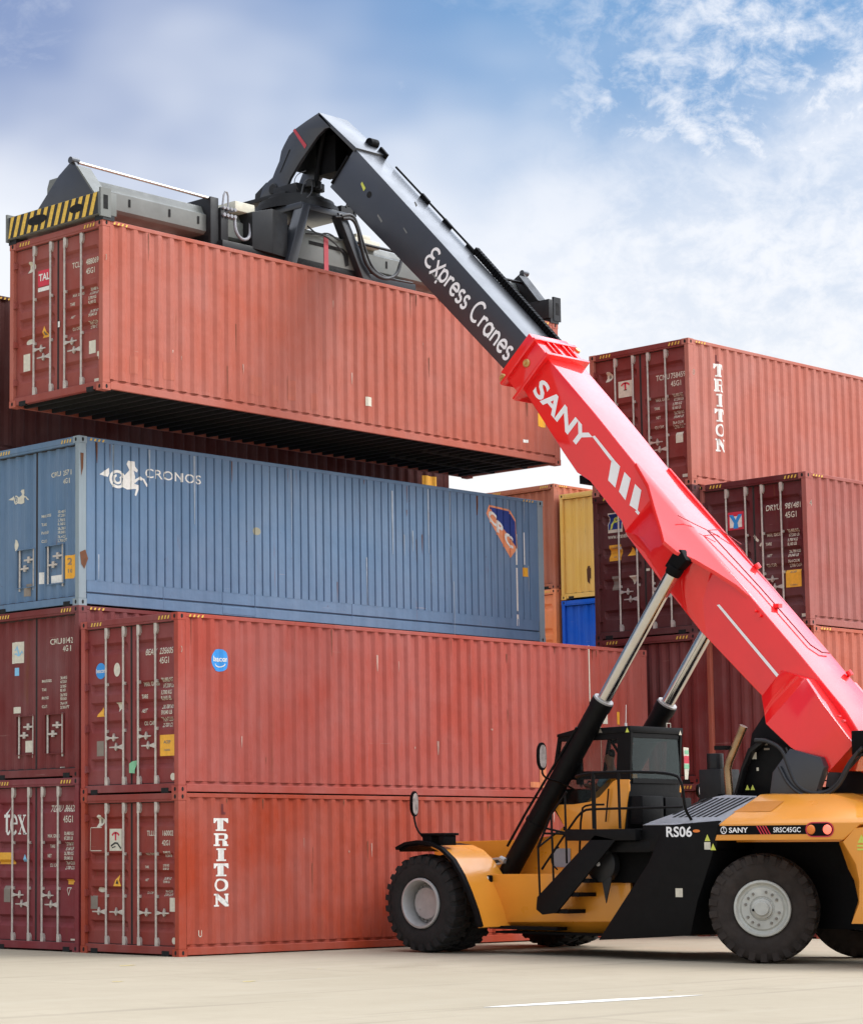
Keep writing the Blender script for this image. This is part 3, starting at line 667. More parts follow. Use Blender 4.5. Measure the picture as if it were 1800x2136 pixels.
# CPC emblem near the far end
CX, CZ = at0(1046, 1104).x-EX, at0(1046, 1104).z-2*HC
C_.on_side([[(-.45, .28), (-.36, .46), (.26, .42), (.46, .20), (.48, -.34), (.26, -.56), (-.12, -.12), (-.33, .12)]], CX, CZ, PEACH, 'logo')
C_.on_side([[(-.34, .42), (.23, .38), (.42, .18), (.43, -.32), (.06, .02), (-.26, .31)]], CX, CZ, NAVY, 'logo', .008)
cpc = []
for i, ch in enumerate('CPC'):
    for p in text(ch, .34, .035, 1.15): cpc.append([(-.39+i*.235+u*.95, .16-i*.20+v*.95-u*.5) for u, v in p])
C_.on_side(cpc, CX, CZ, WHITE, 'logo', .012)
C_.on_side(stroke([(0, 0), (0, -.62)], .05) + stroke([(0, -.68), (0, -1.55)], .05) + stroke([(0, -1.62), (0, -1.85)], .06) + stroke([(.24, .05), (.24, -.6)], .03), 11.35, 2.15, WHITE, 'lettering')
C_.on_side(rect(.16, .18), 11.62, 1.40, ORANGE, 'label_plate'); C_.on_side(oval(.2, .14), at0(535, 1108).x, at0(535, 1108).z-2*HC, GOLDEN, 'paint_patch')
# the container on the hook
HX, HY, HZ, HYAW = -0.387, 1.411, 9.279, 0.023
Hc = Container('salmon red container hanging from the spreader with a TAL label on its doors', (HX, HY, HZ), PH, end_tone=DH, yaw=HYAW, group='container being lifted')
dmark(Hc, .20, .165, .16, .2)
Hc.on_door(rect(.34, .28, 0, .04), .35, .265, REDL, 'logo_plate'); Hc.on_door(rect(.34, .07), .35, .318, WHITE, 'logo_plate'); Hc.on_door(shift(text('TAL', .17, .03, .95, 'CENTER'), 0, -.01), .35, .262, WHITE, 'logo_mark', .009)
Hc.number('TCLU', '488069', '3', '45G1', .65, .225, .795, .10, .055)
Hc.data(.63, .82, (.40, .455, .53, .60), .05)
Hc.on_door(tri(.2, .19), .35, .575, ORANGE, 'warning_label'); Hc.on_door(tri(.07, .07, 0, -.02), .35, .575, GREYL, 'warning_label', .008)
Hc.on_door(oval(.22, .10), .175, .615, CREAM, 'label_plate'); Hc.on_door(rect(.18, .30), .16, .74, CREAM, 'label_plate')
Hc.on_door(rect(.17, .22), .862, .735, CREAM, 'label_plate'); Hc.on_door(rect(.09, .13), .93, .79, CREAM, 'label_plate'); Hc.on_door(rect(.11, .06), .905, .935, CREAM, 'label_plate'); Hc.on_door(rect(.05, .1), .515, .555, WHITE, 'label_plate', .02)
Hc.on_side(rect(.16, .17), 6.55, .60, CREAM, 'label_plate'); Hc.on_side(rect(.24, .26), 11.62, .85, ORANGE, 'label_plate'); Hc.on_side(rect(.14, .06), 11.12, .38, WHITE, 'label_plate')
patch = plain('repaint patch', (.42, .105, .060), .55, var=.08)
for x, w, z, h in ((.72, .16, .50, .30), (1.05, .22, .47, .34), (1.52, .25, .50, .30), (3.6, .3, .52, .34), (4.1, .2, .45, .28), (4.5, .22, .55, .36), (5.1, .16, .42, .3)):
    Hc.on_side(rect(w, h), x, z, patch, 'paint_patch')

# runs of rust and rubbed paint on the long sides
RUN = plain('rust run', (.15, .060, .028), .85, var=.3); RUB_ = plain('rubbed paint', (.50, .30, .24), .6, var=.2); PALE = plain('bleached run', (.30, .36, .42), .7, var=.2)
def runs(c, n, mat, seed, name, top=True, wid=(.012, .035), ln=(.15, .9)):
    r = random.Random(seed); sh = []
    for i in range(n):
        x = r.uniform(.3, c.L-.4); l = r.uniform(*ln); w = r.uniform(*wid); z = (c.H-.08 if r.random() < .5 and top else r.uniform(.6, c.H-.2)); h = .0006*i
        sh.append([(x-w/2, z, h), (x+w/2, z, h), (x+w*.4, z-l*.5, h), (x+w*.15, z-l, h), (x-w*.1, z-l, h), (x-w*.35, z-l*.4, h)])
    o = c.on_side(sh, 0, 0, mat, name); o['kind'] = 'stuff'
for c, sd in ((A, 3), (B, 5), (Hc, 8)): runs(c, 12, RUN, sd, 'rust_run', ln=(.08, .5), wid=(.008, .022)); runs(c, 7, RUB_, sd+20, 'rubbed_paint', False, (.01, .05), (.02, .30))
runs(C_, 18, PALE, 31, 'bleached_run', wid=(.015, .05), ln=(.3, 1.4)); runs(C_, 12, RUN, 37, 'rust_run', wid=(.01, .03), ln=(.08, .5))
C_.on_side([[(.02, .9), (.14, .95), (.2, .8), (.12, .62), (.05, .7)], [(.03, 2.6), (.1, 2.6), (.09, 2.35), (.05, 2.2)]], 0, 0, RUN, 'rust_patch', .012)
# ------------------------------------------------------------------ stacks behind and to the right
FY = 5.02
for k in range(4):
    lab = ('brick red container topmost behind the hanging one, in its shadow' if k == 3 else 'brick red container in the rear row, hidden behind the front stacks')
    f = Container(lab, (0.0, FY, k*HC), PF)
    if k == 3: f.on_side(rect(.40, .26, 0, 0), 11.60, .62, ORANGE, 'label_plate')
GX, GY, G1X, G1Y = 12.873, -3.269, 12.60, -0.888
G8 = Container('maroon container with a ribbed blank end, on the ground behind the driver cab', (G1X, G1Y, 0), PD, 'blind')
G5 = Container('maroon container with white dashes on its ribbed end, behind the lift cylinders', (G1X, G1Y, HC), PD, 'blind')
G5.on_door(stroke([(0, 0), (0, -.75)], .045) + stroke([(0, -.85), (0, -1.95)], .04), .36, .16, CREAM, 'lettering')
G3 = Container('dark maroon container with a blue F logo on its doors, behind the red boom', (G1X, G1Y, 2*HC), PG3)
G3.on_door(rect(.36, .40, 0, 0), .205, .19, CREAM, 'logo_plate'); G3.on_door(rect(.32, .31, 0, .02), .205, .19, NAVY, 'logo_plate', .008)
G3.on_door([[(-.06, .10), (.12, .15), (.13, .11), (-.02, .06)], [(-.07, .03), (.09, .07), (.10, .03), (-.04, -.01)], [(-.06, .10), (-.01, .08), (-.06, -.10), (-.12, -.15)]], .205, .19, LIME, 'logo_mark', .012)
G3.on_door(text('www.cranefleet.com', .13, .012, .72), .13, .30, CREAM, 'lettering')
G3.on_door(rect(.29, .32), .20, .40, ORANGE, 'label_plate'); G3.on_door(shift(text('CLEAN', .06, .01, 1, 'CENTER'), 0, .08) + shift(text('AIR', .05, .01, 1, 'CENTER'), 0, -.1), .20, .40, GREYL, 'label_plate', .008)
G3.on_door(tri(.2, .18), .365, .40, ORANGE, 'warning_label'); G3.on_door(tri(.19, .18, 0, 0, True), .375, .60, CREAM, 'warning_label'); G3.on_door(rect(.18, .28), .20, .61, GREYL, 'label_plate')
G3.on_door(rect(.22, .10), .87, .755, CREAM, 'label_plate'); G3.on_door(rect(.09, .05), .525, .54, CREAM, 'label_plate')
G3.data(.655, .83, (.40, .46, .555, .62), .06)
G1 = Container('light red container with TRITON down its side, topmost of the right hand stack', (G1X, G1Y, 3*HC), PG1, end_tone=DG1)
triton(G1, 0.86, 2.50, 0.29, 0.255, 0.045)
G1.on_side([[(0, 0), (0.03, 0), (0.03, -.12), (.08, -.14), (.07, -.17), (0, -.17)]], 0.93, 2.68, PD, 'marking')
dmark(G1, .175, .165); triton_logo(G1, .345, .27, .35, .33, False)
G1.number('TCNU', '758459', '0', '45G1', .655, .235, .80, .11, .055)
G1.data(.63, .81, (.385, .445, .505, .575), .055); G1.on_door(rect(.17, .21), .87, .665, CREAM, 'label_plate'); G1.on_door(rect(.12, .06), .915, .93, CREAM, 'label_plate')
G2 = Container('dusty maroon container with a red and blue Y logo, below the top right one', (GX, GY, 2*HC), PG2, end_tone=DG2)
G2.on_door(rect(.37, .35), .33, .265, REDL, 'logo_plate'); G2.on_door(rect(.28, .22, 0, -.02), .33, .265, WHITE, 'logo_plate', .008)
G2.on_door([[(-.15, .12), (-.06, .12), (0, .02), (.06, .12), (.15, .12), (.04, -.04), (.06, -.15), (-.06, -.15), (-.04, -.04)]], .33, .265, BLUEL, 'logo_mark', .012)
G2.number('DRYU', '981481', '4', '45G1', .61, .205, .785, .115, .06)
G2.data(.60, .80, (.385, .445, .52, .585), .06); G2.on_door(rect(.34, .33), .845, .685, ORANGE, 'label_plate'); G2.on_door(shift(text('ACEP', .06, .01, 1, 'CENTER'), 0, .1) + shift(text('CLEAN', .05, .01, 1, 'CENTER'), 0, -.14), .845, .685, GREYL, 'label_plate', .008)
G2.on_door(rect(.16, .06), .94, .93, CREAM, 'label_plate'); G2.on_side(rect(.05, .14), .10, 2.0, WHITE, 'label_plate')
G2.on_door(stroke([(-.05, .10), (.0, .02), (.05, -.02)], .05) + stroke([(.08, -.12), (.12, -.06)], .04), .515, .41, CREAM, 'marking')
G6 = Container('orange brown container with a ribbed blank end, behind the boom foot', (GX+.1, GY, HC), PG6, 'blind', end_tone=PD)
G7 = Container('orange brown container on the ground behind the engine hood', (GX+.1, GY, 0), PG6, 'blind', end_tone=PD)
MX = 25.6
M1 = Container('rusty orange container with a corrugated end, far behind the blue one', (MX, 13.17, 3*HC), PM, 'blind', group='containers in the far bay')
M2 = Container('bright orange container far back, under the rusty orange one', (MX, 13.17, 2*HC), PM2, 'std', group='containers in the far bay')
Y1 = Container('mustard yellow container with rust streaks, beside the far rusty orange one', (MX+.1, 10.62, 3*HC-.32), PY1, 'blind', group='containers in the far bay')
Y1.on_door([[(-.02, 0), (.04, 0), (.05, -.25), (.02, -.50), (-.04, -.42), (-.05, -.1)]], .36, .70, plain('rust', (.10, .035, .015), .9), 'rust_streak')
Y1.on_door([[(-.03, 0), (.03, 0), (.02, -.30), (-.02, -.26)], [(.20, -.02), (.25, .0), (.24, -.26), (.2, -.2)], [(.42, -.08), (.46, -.06), (.45, -.3), (.42, -.28)], [(-.30, .0), (-.26, 0), (-.27, -.3), (-.30, -.28)]], .50, .72, MATS['rust'], 'rust_streak')
Y2 = Container('royal blue container far back, under the mustard yellow one', (MX+.1, 10.62, 3*HC-.32-.03-STD), PY2, 'blind', H=STD, group='containers in the far bay')
Y2.on_door(tri(.14, .22), .42, .62, CREAM, 'warning_label')
for yy, zz, hh, pp in ((13.17, HC, HC, PM), (13.17, 0, HC, PF), (10.62, STD+.03+.16, STD, PB), (10.62, .08, STD, PE)):
    Container('container at the bottom of the far bay, hidden behind the front stacks', (MX, yy, zz), pp, 'blind', H=hh, group='hidden containers of the far bay')
# ------------------------------------------------------------------ reach stacker
YEL = plain('machine yellow paint', (0.80, 0.31, 0.028), 0.34, spec=0.5, var=0.05, scale=1.5, coat=0.5)
YELD = plain('machine yellow patch', (0.60, 0.22, 0.03), 0.5, var=0.04)
RED = plain('boom red paint', (0.88, 0.008, 0.010), 0.5, spec=0.12, var=0.05, scale=1.2, coat=1.0)
RED.node_tree.nodes['Principled BSDF'].inputs['Coat IOR'].default_value = 1.70; RED.node_tree.nodes['Principled BSDF'].inputs['Coat Roughness'].default_value = 0.06
BLK = plain('machine black paint', (0.005, 0.005, 0.0055), 0.45, spec=0.14, var=0.2)
MATB = plain('matt black', (0.004, 0.004, 0.0045), 0.6, spec=0.1, var=0.2)
STEELG = plain('boom grey paint', (0.026, 0.029, 0.036), 0.45, spec=0.3, var=0.14, scale=1.4, coat=1.0)
STEELG.node_tree.nodes['Principled BSDF'].inputs['Coat IOR'].default_value = 1.5; STEELG.node_tree.nodes['Principled BSDF'].inputs['Coat Roughness'].default_value = 0.30
SPG = plain('spreader grey paint', (0.155, 0.16, 0.145), 0.5, var=0.15, scale=2.0)
SPD = plain('spreader dark paint', (0.013, 0.013, 0.014), 0.45, spec=0.35, var=0.25, scale=3)
GRILLE = plain('grille grey', (0.30, 0.30, 0.32), 0.5)
RUB = plain('tyre rubber', (0.010, 0.009, 0.0085), 0.85, var=0.3, scale=5, bump=0.3)
RUBD = plain('dusty tyre rubber', (0.028, 0.020, 0.016), 0.9, var=0.3, scale=4, bump=0.3)
RIM = plain('rim grey', (0.40, 0.39, 0.375), 0.4, 0.2, var=0.12, scale=6)
RIMC = plain('rim cream', (0.50, 0.50, 0.45), 0.5, 0.1, var=0.12, scale=6)
NUTM = plain('dirty wheel nut', (0.22, 0.20, 0.17), 0.6, 0.2)
CHROME = plain('chromed rod', (0.62, 0.60, 0.57), 0.16, 1.0, var=0.06)
BRASS = plain('brass', (0.62, 0.42, 0.16), 0.35, 0.8, var=0.15)
PIPE = plain('exhaust steel', (0.34, 0.235, 0.14), 0.3, 0.9, var=0.2)
HOSE = plain('hose rubber', (0.02, 0.02, 0.022), 0.5)
MIRR = plain('mirror glass', (0.50, 0.42, 0.38), 0.12, 0.3, var=0.5, scale=9)  # base colour stands in for the mirrored red and white surroundings
LAMPR = plain('lit tail lamp', (0.95, 0.16, 0.10), 0.3, emit=1.3, var=0.02)
LAMPA = plain('amber lamp', (0.85, 0.22, 0.03), 0.3, var=0.05)
LENS = plain('lamp lens', (0.82, 0.80, 0.76), 0.15, var=0.03)
WLET = plain('lettering white', (0.90, 0.90, 0.90), 0.45, var=0.03)
def pane(name, tint, refl):
    m, t, b = material(name); t.nodes.remove(b)
    tr = t.nodes.new('ShaderNodeBsdfTransparent'); tr.inputs[0].default_value = (*tint, 1)
    gs = t.nodes.new('ShaderNodeBsdfGlossy'); gs.inputs[0].default_value = (0.75, 0.8, 0.82, 1); gs.inputs['Roughness'].default_value = 0.02
    fr = t.nodes.new('ShaderNodeFresnel'); fr.inputs[0].default_value = refl
    mx = t.nodes.new('ShaderNodeMixShader'); t.links.new(fr.outputs[0], mx.inputs[0]); t.links.new(tr.outputs[0], mx.inputs[1]); t.links.new(gs.outputs[0], mx.inputs[2])
    t.links.new(mx.outputs[0], t.nodes['Material Output'].inputs[0]); return m
GLASS = pane('cab glass', (0.84, 0.86, 0.85), 1.16)
TINT = pane('tinted cab glass', (0.62, 0.66, 0.65), 1.2)

def at(px, py, ax, val):
    """measured point: where the survey sight line through (px, py) meets the plane axis = val"""
    d = fw + rt*((px-CX_)/F_) - up*((py-CY_)/F_); k = (val-CAM[ax])/d[ax]; return CAM + d*k
def yz(pts, x): return [(at(px, py, 0, x).y, at(px, py, 0, x).z) for px, py in pts]
XC = 5.75
rs = thing('reach_stacker', 'orange reach stacker with a raised red and black telescopic boom, parked against the containers', 'reach stacker', (XC, -5.0, 0))
def mk(m, name, mats, par=rs, **k):
    o = m.build(name, mats, None, **k); o.parent = par
    if par.parent is None: o.matrix_parent_inverse = Matrix.Translation(-par.location)
    return o
def decal(shapes, x, y0, z0, name, mat, par=rs):
    """flat mark on a panel that faces the driver's left: u runs rearwards"""
    return mk(conform(shapes, lambda u, v: Vector((x, y0-u, z0+v))), name, mat, par, recalc=False)

# wheels
def wheel(cx, cy, cz, ang, out, rubber, rimm, dish, lugs=26):
    """ang: steering angle of the axle direction; out: +1 when the outer face looks to -x"""
    ax = Vector((-math.cos(ang)*out, -math.sin(ang)*out, 0)); o = Vector((cx, cy, cz)); w = 0.225
    m = MB()
    prof = [(-w*.80, .40), (-w, .47), (-w*1.02, .60), (-w*.95, .71), (-w*.80, .755), (-w*.5, .77), (w*.5, .77), (w*.80, .755), (w*.95, .71), (w*1.02, .60), (w, .47), (w*.80, .40)]
    m.lathe(prof, o, ax, 56)
    up_ = Vector((0, 0, 1)); sd = ax.cross(up_)
    for i in range(lugs):                                             # tread blocks, alternately on each shoulder
        for sgn, off in ((1, 0.0), (-1, 0.5)):
            a = 2*math.pi*(i+off)/lugs; da = 2*math.pi/lugs*0.30
            def P(h, r, an): return o + ax*h + (up_*math.cos(an) + sd*math.sin(an))*r
            sk = da*0.9
            r1, r0 = 0.803, 0.74
            ring0 = [P(sgn*w*1.035, 0.655, a-da), P(sgn*w*1.035, 0.655, a+da), P(sgn*w*.02, r0, a+da+sk), P(sgn*w*.02, r0, a-da+sk)]
            ring1 = [P(sgn*w*1.0, 0.775, a-da*.8), P(sgn*w*1.0, 0.775, a+da*.8), P(sgn*w*.02, r1, a+da*.8+sk), P(sgn*w*.02, r1, a-da*.8+sk)]
            m.hull(ring0, ring1)
    ty = mk(m, 'wheel', rubber, smooth=40)
    m = MB()
    if dish:                                                          # deep drive rim with the planetary hub inside
        m.lathe([(w*.92, .415), (w*1.04, .405), (w*1.06, .375), (w*.9, .355), (w*.6, .345), (-.04, .335), (-.05, .24)], o, ax, 48)
        mk(m, 'rim', rimm, ty, smooth=40)
        m = MB(); m.lathe([(-.12, .29), (-.02, .29), (.0, .275), (.06, .265), (.075, .25)], o, ax, 40); m.disc(o+ax*.075, ax, .25, 40)
        for i in range(22):
            a = 2*math.pi*i/22; p = o + ax*(-.045) + (up_*math.cos(a)+sd*math.sin(a))*.312; m.cyl(p, p+ax*.05, .014, seg=6)
        a = 2.2; p = o+ax*.07+(up_*math.cos(a)+sd*math.sin(a))*.17; m.cyl(p, p+ax*.02, .012, seg=6)
        mk(m, 'hub', rimm, ty, smooth=40)
    else:
        m.lathe([(w*.92, .415), (w*1.04, .405), (w*1.06, .378), (w*.95, .36), (w*.86, .35), (w*.82, .325), (w*.86, .315), (w*.95, .30), (w*.96, .18)], o, ax, 48)
        for i in range(16):
            pass
        mk(m, 'rim', rimm, ty, smooth=40)
        m = MB()
        for i in range(16):
            if i % 4: a = 2*math.pi*i/16+.15; p = o + ax*(w*.95) + (up_*math.cos(a)+sd*math.sin(a))*.245; m.cyl(p, p+ax*.03, .022, .017, seg=8)
        mk(m, 'wheel_nuts', NUTM, ty)
        m = MB(); m.lathe([(w*.7, .185), (w*.9, .18), (w*.9, .15), (w*1.15, .145), (w*1.18, .11), (w*1.35, .105), (w*1.38, .095)], o, ax, 40); m.disc(o+ax*(w*1.38), ax, .095, 32)
        mk(m, 'hub', rimm, ty, smooth=40)
        m = MB(); a = 1.75; p = o + ax*(w*1.2) + (up_*math.cos(a)+sd*math.sin(a))*.125; m.cyl(p, p+ax*.02, .02, seg=8); mk(m, 'valve', MATB, ty)
    return ty
FYA = -1.76
for cx, out in ((3.93, 1), (4.47, 1), (7.03, -1), (7.57, -1)): wheel(cx, FYA, .80, 0, out, RUB, RIM, True)
rp = Vector((4.50, -7.86, 0))
for cx, out in ((4.50, 1), (7.00, -1)): wheel(cx, -7.86, .80, R(27), out, RUBD, RIMC, False)
m = MB(); m.cyl((4.6, FYA, .8), (6.9, FYA, .8), .26, seg=20); m.box(5.0, 6.5, FYA-.3, FYA+.3, .55, 1.1); mk(m, 'front_axle', BLK, smooth=40)
m = MB(); m.box(4.75, 6.75, -8.05, -7.65, .62, .98); m.box(5.3, 6.2, -8.3, -7.4, .7, 1.3); mk(m, 'rear_axle', BLK, bevel=.03)

# front mudguards over the double front tyres
prof = [(-1.30, 1.665), (-1.50, 1.745), (-1.76, 1.775), (-2.02, 1.745), (-2.26, 1.66), (-2.50, 1.48), (-2.68, 1.24), (-2.82, .98), (-2.95, .70), (-3.04, .44)]
def arch(x0, x1, t, m, pr=prof):
    inn = []
    for i, p in enumerate(pr):
        q0, q1 = pr[max(0, i-1)], pr[min(len(pr)-1, i+1)]; d = Vector((q1[0]-q0[0], q1[1]-q0[1])).normalized(); n = Vector((d.y, -d.x)) if True else None
        inn.append((p[0]+n.x*t, p[1]+n.y*t))
    m.loft([[(x0, *a), (x1, *a), (x1, *b_), (x0, *b_)] for a, b_ in zip(pr, inn)])
for x0, x1, xt in ((3.72, 4.72, 3.69), (6.78, 7.78, 7.81)):
    m = MB(); arch(x0, x1, -.045, m, prof[3:]); fd = mk(m, 'mudguard', YEL, smooth=50)
    m = MB(); arch(xt-.05, xt+.05, .05, m); arch(x0, x1, -.03, m, prof[:4]); mk(m, 'mudguard_edge', MATB, fd, smooth=50)
# frame
side_pl = [(-2.62, 1.27), (-5.50, 1.30), (-5.50, .56), (-2.98, .50), (-2.80, .95)]
for x0, x1 in ((4.40, 4.46), (7.04, 7.10)):
    m = MB(); m.prism(side_pl, 0, x0, x1); mk(m, 'side_plate', YEL, bevel=.012)
m = MB()
m.prism([(-2.98, .50), (-5.50, .56), (-5.50, .36), (-3.05, .34)], 0, 4.62, 6.9)
m.hull([(4.40, -2.98, .50), (4.40, -5.5, .56), (4.62, -5.5, .36), (4.62, -3.05, .36)], [(4.46, -2.98, .50), (4.46, -5.5, .56), (4.68, -5.5, .36), (4.68, -3.05, .36)])
m.box(4.46, 7.04, -5.4, -2.7, .60, .72); mk(m, 'belly_plate', YEL, bevel=.008)
m = MB(); m.box(4.30, 6.9, -5.2, -2.85, .33, .365); m.box(4.2, 4.45, -4.2, -2.8, .40, .45); mk(m, 'belly_skid', MATB)
m = MB()
m.prism([(-.75, .55), (-.75, 1.72), (-1.0, 1.80), (-2.9, 1.83), (-3.4, 1.90), (-4.6, 2.85), (-5.0, 2.85), (-5.0, .60)], 0, 5.18, 5.30)
m.prism([(-.75, .55), (-.75, 1.72), (-1.0, 1.80), (-2.9, 1.83), (-3.4, 1.90), (-4.6, 2.0), (-5.0, 2.0), (-5.0, .60)], 0, 6.20, 6.32)
m.box(5.30, 6.20, -.75, -.85, .55, 1.7); m.prism([(-.75, .55), (-.75, 1.25), (-2.6, 1.25), (-2.6, .55)], 0, 4.72, 5.18); m.prism([(-.75, .55), (-.75, 1.25), (-2.6, 1.25), (-2.6, .55)], 0, 6.32, 6.78)
mk(m, 'front_frame', YEL, bevel=.012)
# main frame between the axles and rear beam
m = MB(); m.box(5.1, 6.4, -9.6, -4.9, .55, 1.5); mk(m, 'main_frame', BLK, bevel=.02)

# black tank body on the left with its raked front edge, mirrored on the right
tank = yz([(1247, 1962), (1300, 1880), (1352, 1800), (1383, 1722), (1500, 1712), (1492, 1752), (1484, 1790), (1455, 1880), (1440, 1952)], 4.05)
for a, b_ in ((4.05, 5.05), (6.45, 7.45)):
    m = MB(); m.prism(tank, 0, a, b_); tk = mk(m, 'fuel_tank', BLK, bevel=.025)
    if a < 5: TK = tk
m = MB(); m.box(4.35, 5.2, -6.5, -4.95, 1.15, 1.80); m.box(4.5, 5.2, -5.3, -4.6, 1.3, 1.78); mk(m, 'battery_box', MATB, bevel=.02)
p0 = at(1388, 1746, 0, 4.04); decal(text('RS06', .21, .022, 1.12), 4.044, p0.y, p0.z, 'lettering', WLET, TK)
p0 = at(1452, 1734, 0, 4.04); decal(oval(.13, .045), 4.044, p0.y, p0.z, 'side_marker', LAMPA, TK)
for q, shp, mt in (((1475, 1748), tri(.10, .10), LIME), ((1475, 1765), rect(.11, .11), CREAM), ((1487, 1767), tri(.10, .10), LIME), ((1416, 1863), rect(.13, .13), CREAM)):
    p0 = at(*q, 0, 4.04); decal(shp, 4.044, p0.y, p0.z, 'warning_label', mt, TK)
# inner wheel arch behind the tank (yellow inside the arch)
m = MB(); m.prism(yz([(1470, 1770), (1475, 1800), (1420, 1950), (1455, 1952), (1500, 1800), (1535, 1766)], 4.72), 0, 4.72, 5.02); m.prism([(-7.0, 1.80), (-9.6, 1.80), (-9.6, 1.765), (-7.0, 1.765)], 0, 4.55, 5.02); mk(m, 'wheel_arch', YEL)
m = MB(); m.box(5.02, 5.10, -9.6, -6.9, .5, 1.8); mk(m, 'inner_arch', MATB)

# engine hood: louvred grey front, yellow body
for sg, lab in ((1, 'left'), (-1, 'right')):
    X = lambda x: x if sg == 1 else 2*XC-x
    fr = [(X(4.05), -7.34, 1.79), (X(4.05), -7.43, 2.03), (X(4.14), -7.50, 2.12), (X(4.68), -7.72, 2.47), (X(5.17), -7.74, 2.50), (X(5.17), -7.34, 1.79)]
    md = [(X(4.05), -9.0, 1.79), (X(4.05), -9.0, 2.03), (X(4.14), -9.0, 2.12), (X(4.68), -9.0, 2.45), (X(5.17), -9.0, 2.47), (X(5.17), -9.0, 1.79)]
    re = [(X(4.05), -9.52, 1.79), (X(4.05), -9.78, 2.03), (X(4.14), -9.70, 2.10), (X(4.68), -9.34, 2.36), (X(5.17), -9.34, 2.38), (X(5.17), -9.52, 1.79)]
    r2 = [(X(4.05), -9.80, 2.00), (X(4.05), -10.4, 2.03), (X(4.14), -10.3, 2.10), (X(4.68), -10.1, 2.14), (X(5.17), -10.1, 2.16), (X(5.17), -9.8, 2.00)]
    m = MB(); m.loft([fr, md, re, r2]); hd = mk(m, 'engine_hood', YEL, bevel=.03, bseg=3)
    if sg == 1: HD = hd
    m = MB(); zg = lambda x: 2.07+.679*(x-4.10)                     # flat sloping louvre panel and its lip
    lo = [(4.10, -6.10), (4.10, -7.44), (4.66, -7.68), (4.70, -7.10), (4.66, -6.93), (4.35, -6.52)]
    m.hull([(X(x), y, zg(x)) for x, y in lo], [(X(x), y, zg(x)-.12) for x, y in lo]); m.hull([(X(4.055), -6.02, 2.03), (X(4.055), -7.42, 2.03), (X(4.10), -7.44, 2.066), (X(4.10), -6.10, 2.066)], [(X(4.3), -6.02, 1.95), (X(4.3), -7.42, 1.95), (X(4.3), -7.44, 1.96), (X(4.3), -6.10, 1.96)])
    gr = mk(m, 'grille', GRILLE, bevel=.004, bseg=1)
    for k in range(9):
        y0 = -6.36-k*.108; m = MB(); f1 = 4.62; f0 = 4.20 if k else 4.26
        P = lambda x, dy: (X(x), y0+dy-(x-4.2)*.95, zg(x)+.005)
        m.poly([P(f0, 0), P(f0, -.055), P(f1, -.055), P(f1, 0)]); mk(m, 'louvre', HOLE, gr, recalc=False)
    m = MB(); m.prism([(-5.9, 1.62), (-7.35, 1.66), (-7.42, 2.03), (-6.02, 2.03)], 0, min(X(4.062), X(5.1)), max(X(4.062), X(5.1))); mk(m, 'hood_side', BLK, bevel=.02)
# hood patch, name strip, lamps
p = [at(1555, 1686, 0, 4.3), at(1610, 1686, 0, 4.3), at(1600, 1702, 0, 4.3), at(1530, 1702, 0, 4.3)]
def on_slope(y, f): return Vector((4.14+f*.54, y, 2.12+f*.345+.004))
m = MB(); m.poly([on_slope(-7.72, .70), on_slope(-8.25, .70), on_slope(-8.18, .25), on_slope(-7.52, .25)]); mk(m, 'anti_slip_patch', YELD, HD, recalc=False)
zs0, zs1 = 1.875, 2.005
m = MB(); m.poly([(4.046, -7.37, zs0), (4.046, -7.41, zs1), (4.046, -8.98, zs1), (4.046, -8.98, zs0)]); mk(m, 'name_strip', MATB, HD, recalc=False)
decal(text('SANY', .105, .022, 1.25), 4.041, -7.60, zs0+.03, 'lettering', WLET, HD)
decal(text('SRSC45GC', .10, .014, 1.0), 4.041, -8.37, zs0+.03, 'lettering', WLET, HD)
lg = stroke(arc(0, 0, .05, .05, 0, 360, 16), .012) + [[(-.012, .04), (.012, .04), (.0, -.005)], [(-.04, -.035), (-.02, -.035), (.0, .0)], [(.04, -.035), (.02, -.035), (.0, .0)]]
decal(lg, 4.041, -7.51, .5*(zs0+zs1), 'emblem', WLET, HD)
for k in range(4): decal([[(0, zs1-.005-zs1), (.02, zs1-.005-zs1), (.10, zs0-zs1), (.08, zs0-zs1)]], 4.041, -8.08-.05*k, zs1, 'stripe', REDL, HD)
def stadium(w, h, n=8): return [[(w/2-h/2+h/2*math.cos(R(-90+180*i/n)), h/2*math.sin(R(-90+180*i/n))) for i in range(n+1)] + [(-w/2+h/2+h/2*math.cos(R(90+180*i/n)), h/2*math.sin(R(90+180*i/n))) for i in range(n+1)]]
pl = at(1710, 1731, 0, 4.05)
tl = decal(stadium(.47, .215), 4.044, pl.y, pl.z, 'tail_lamp', REDL, HD)
decal(stadium(.43, .18), 4.040, pl.y, pl.z, 'lamp_panel', MATB, tl)
for du, mt in ((-.14, LAMPA), (.13, LAMPR)):
    m = MB(); c = Vector((4.04, pl.y-du, pl.z)); m.lathe([(0, .07), (.012, .066), (.022, .045), (.027, .0)], c, (-1, 0, 0), 24); mk(m, 'lamp', mt, tl, smooth=60)
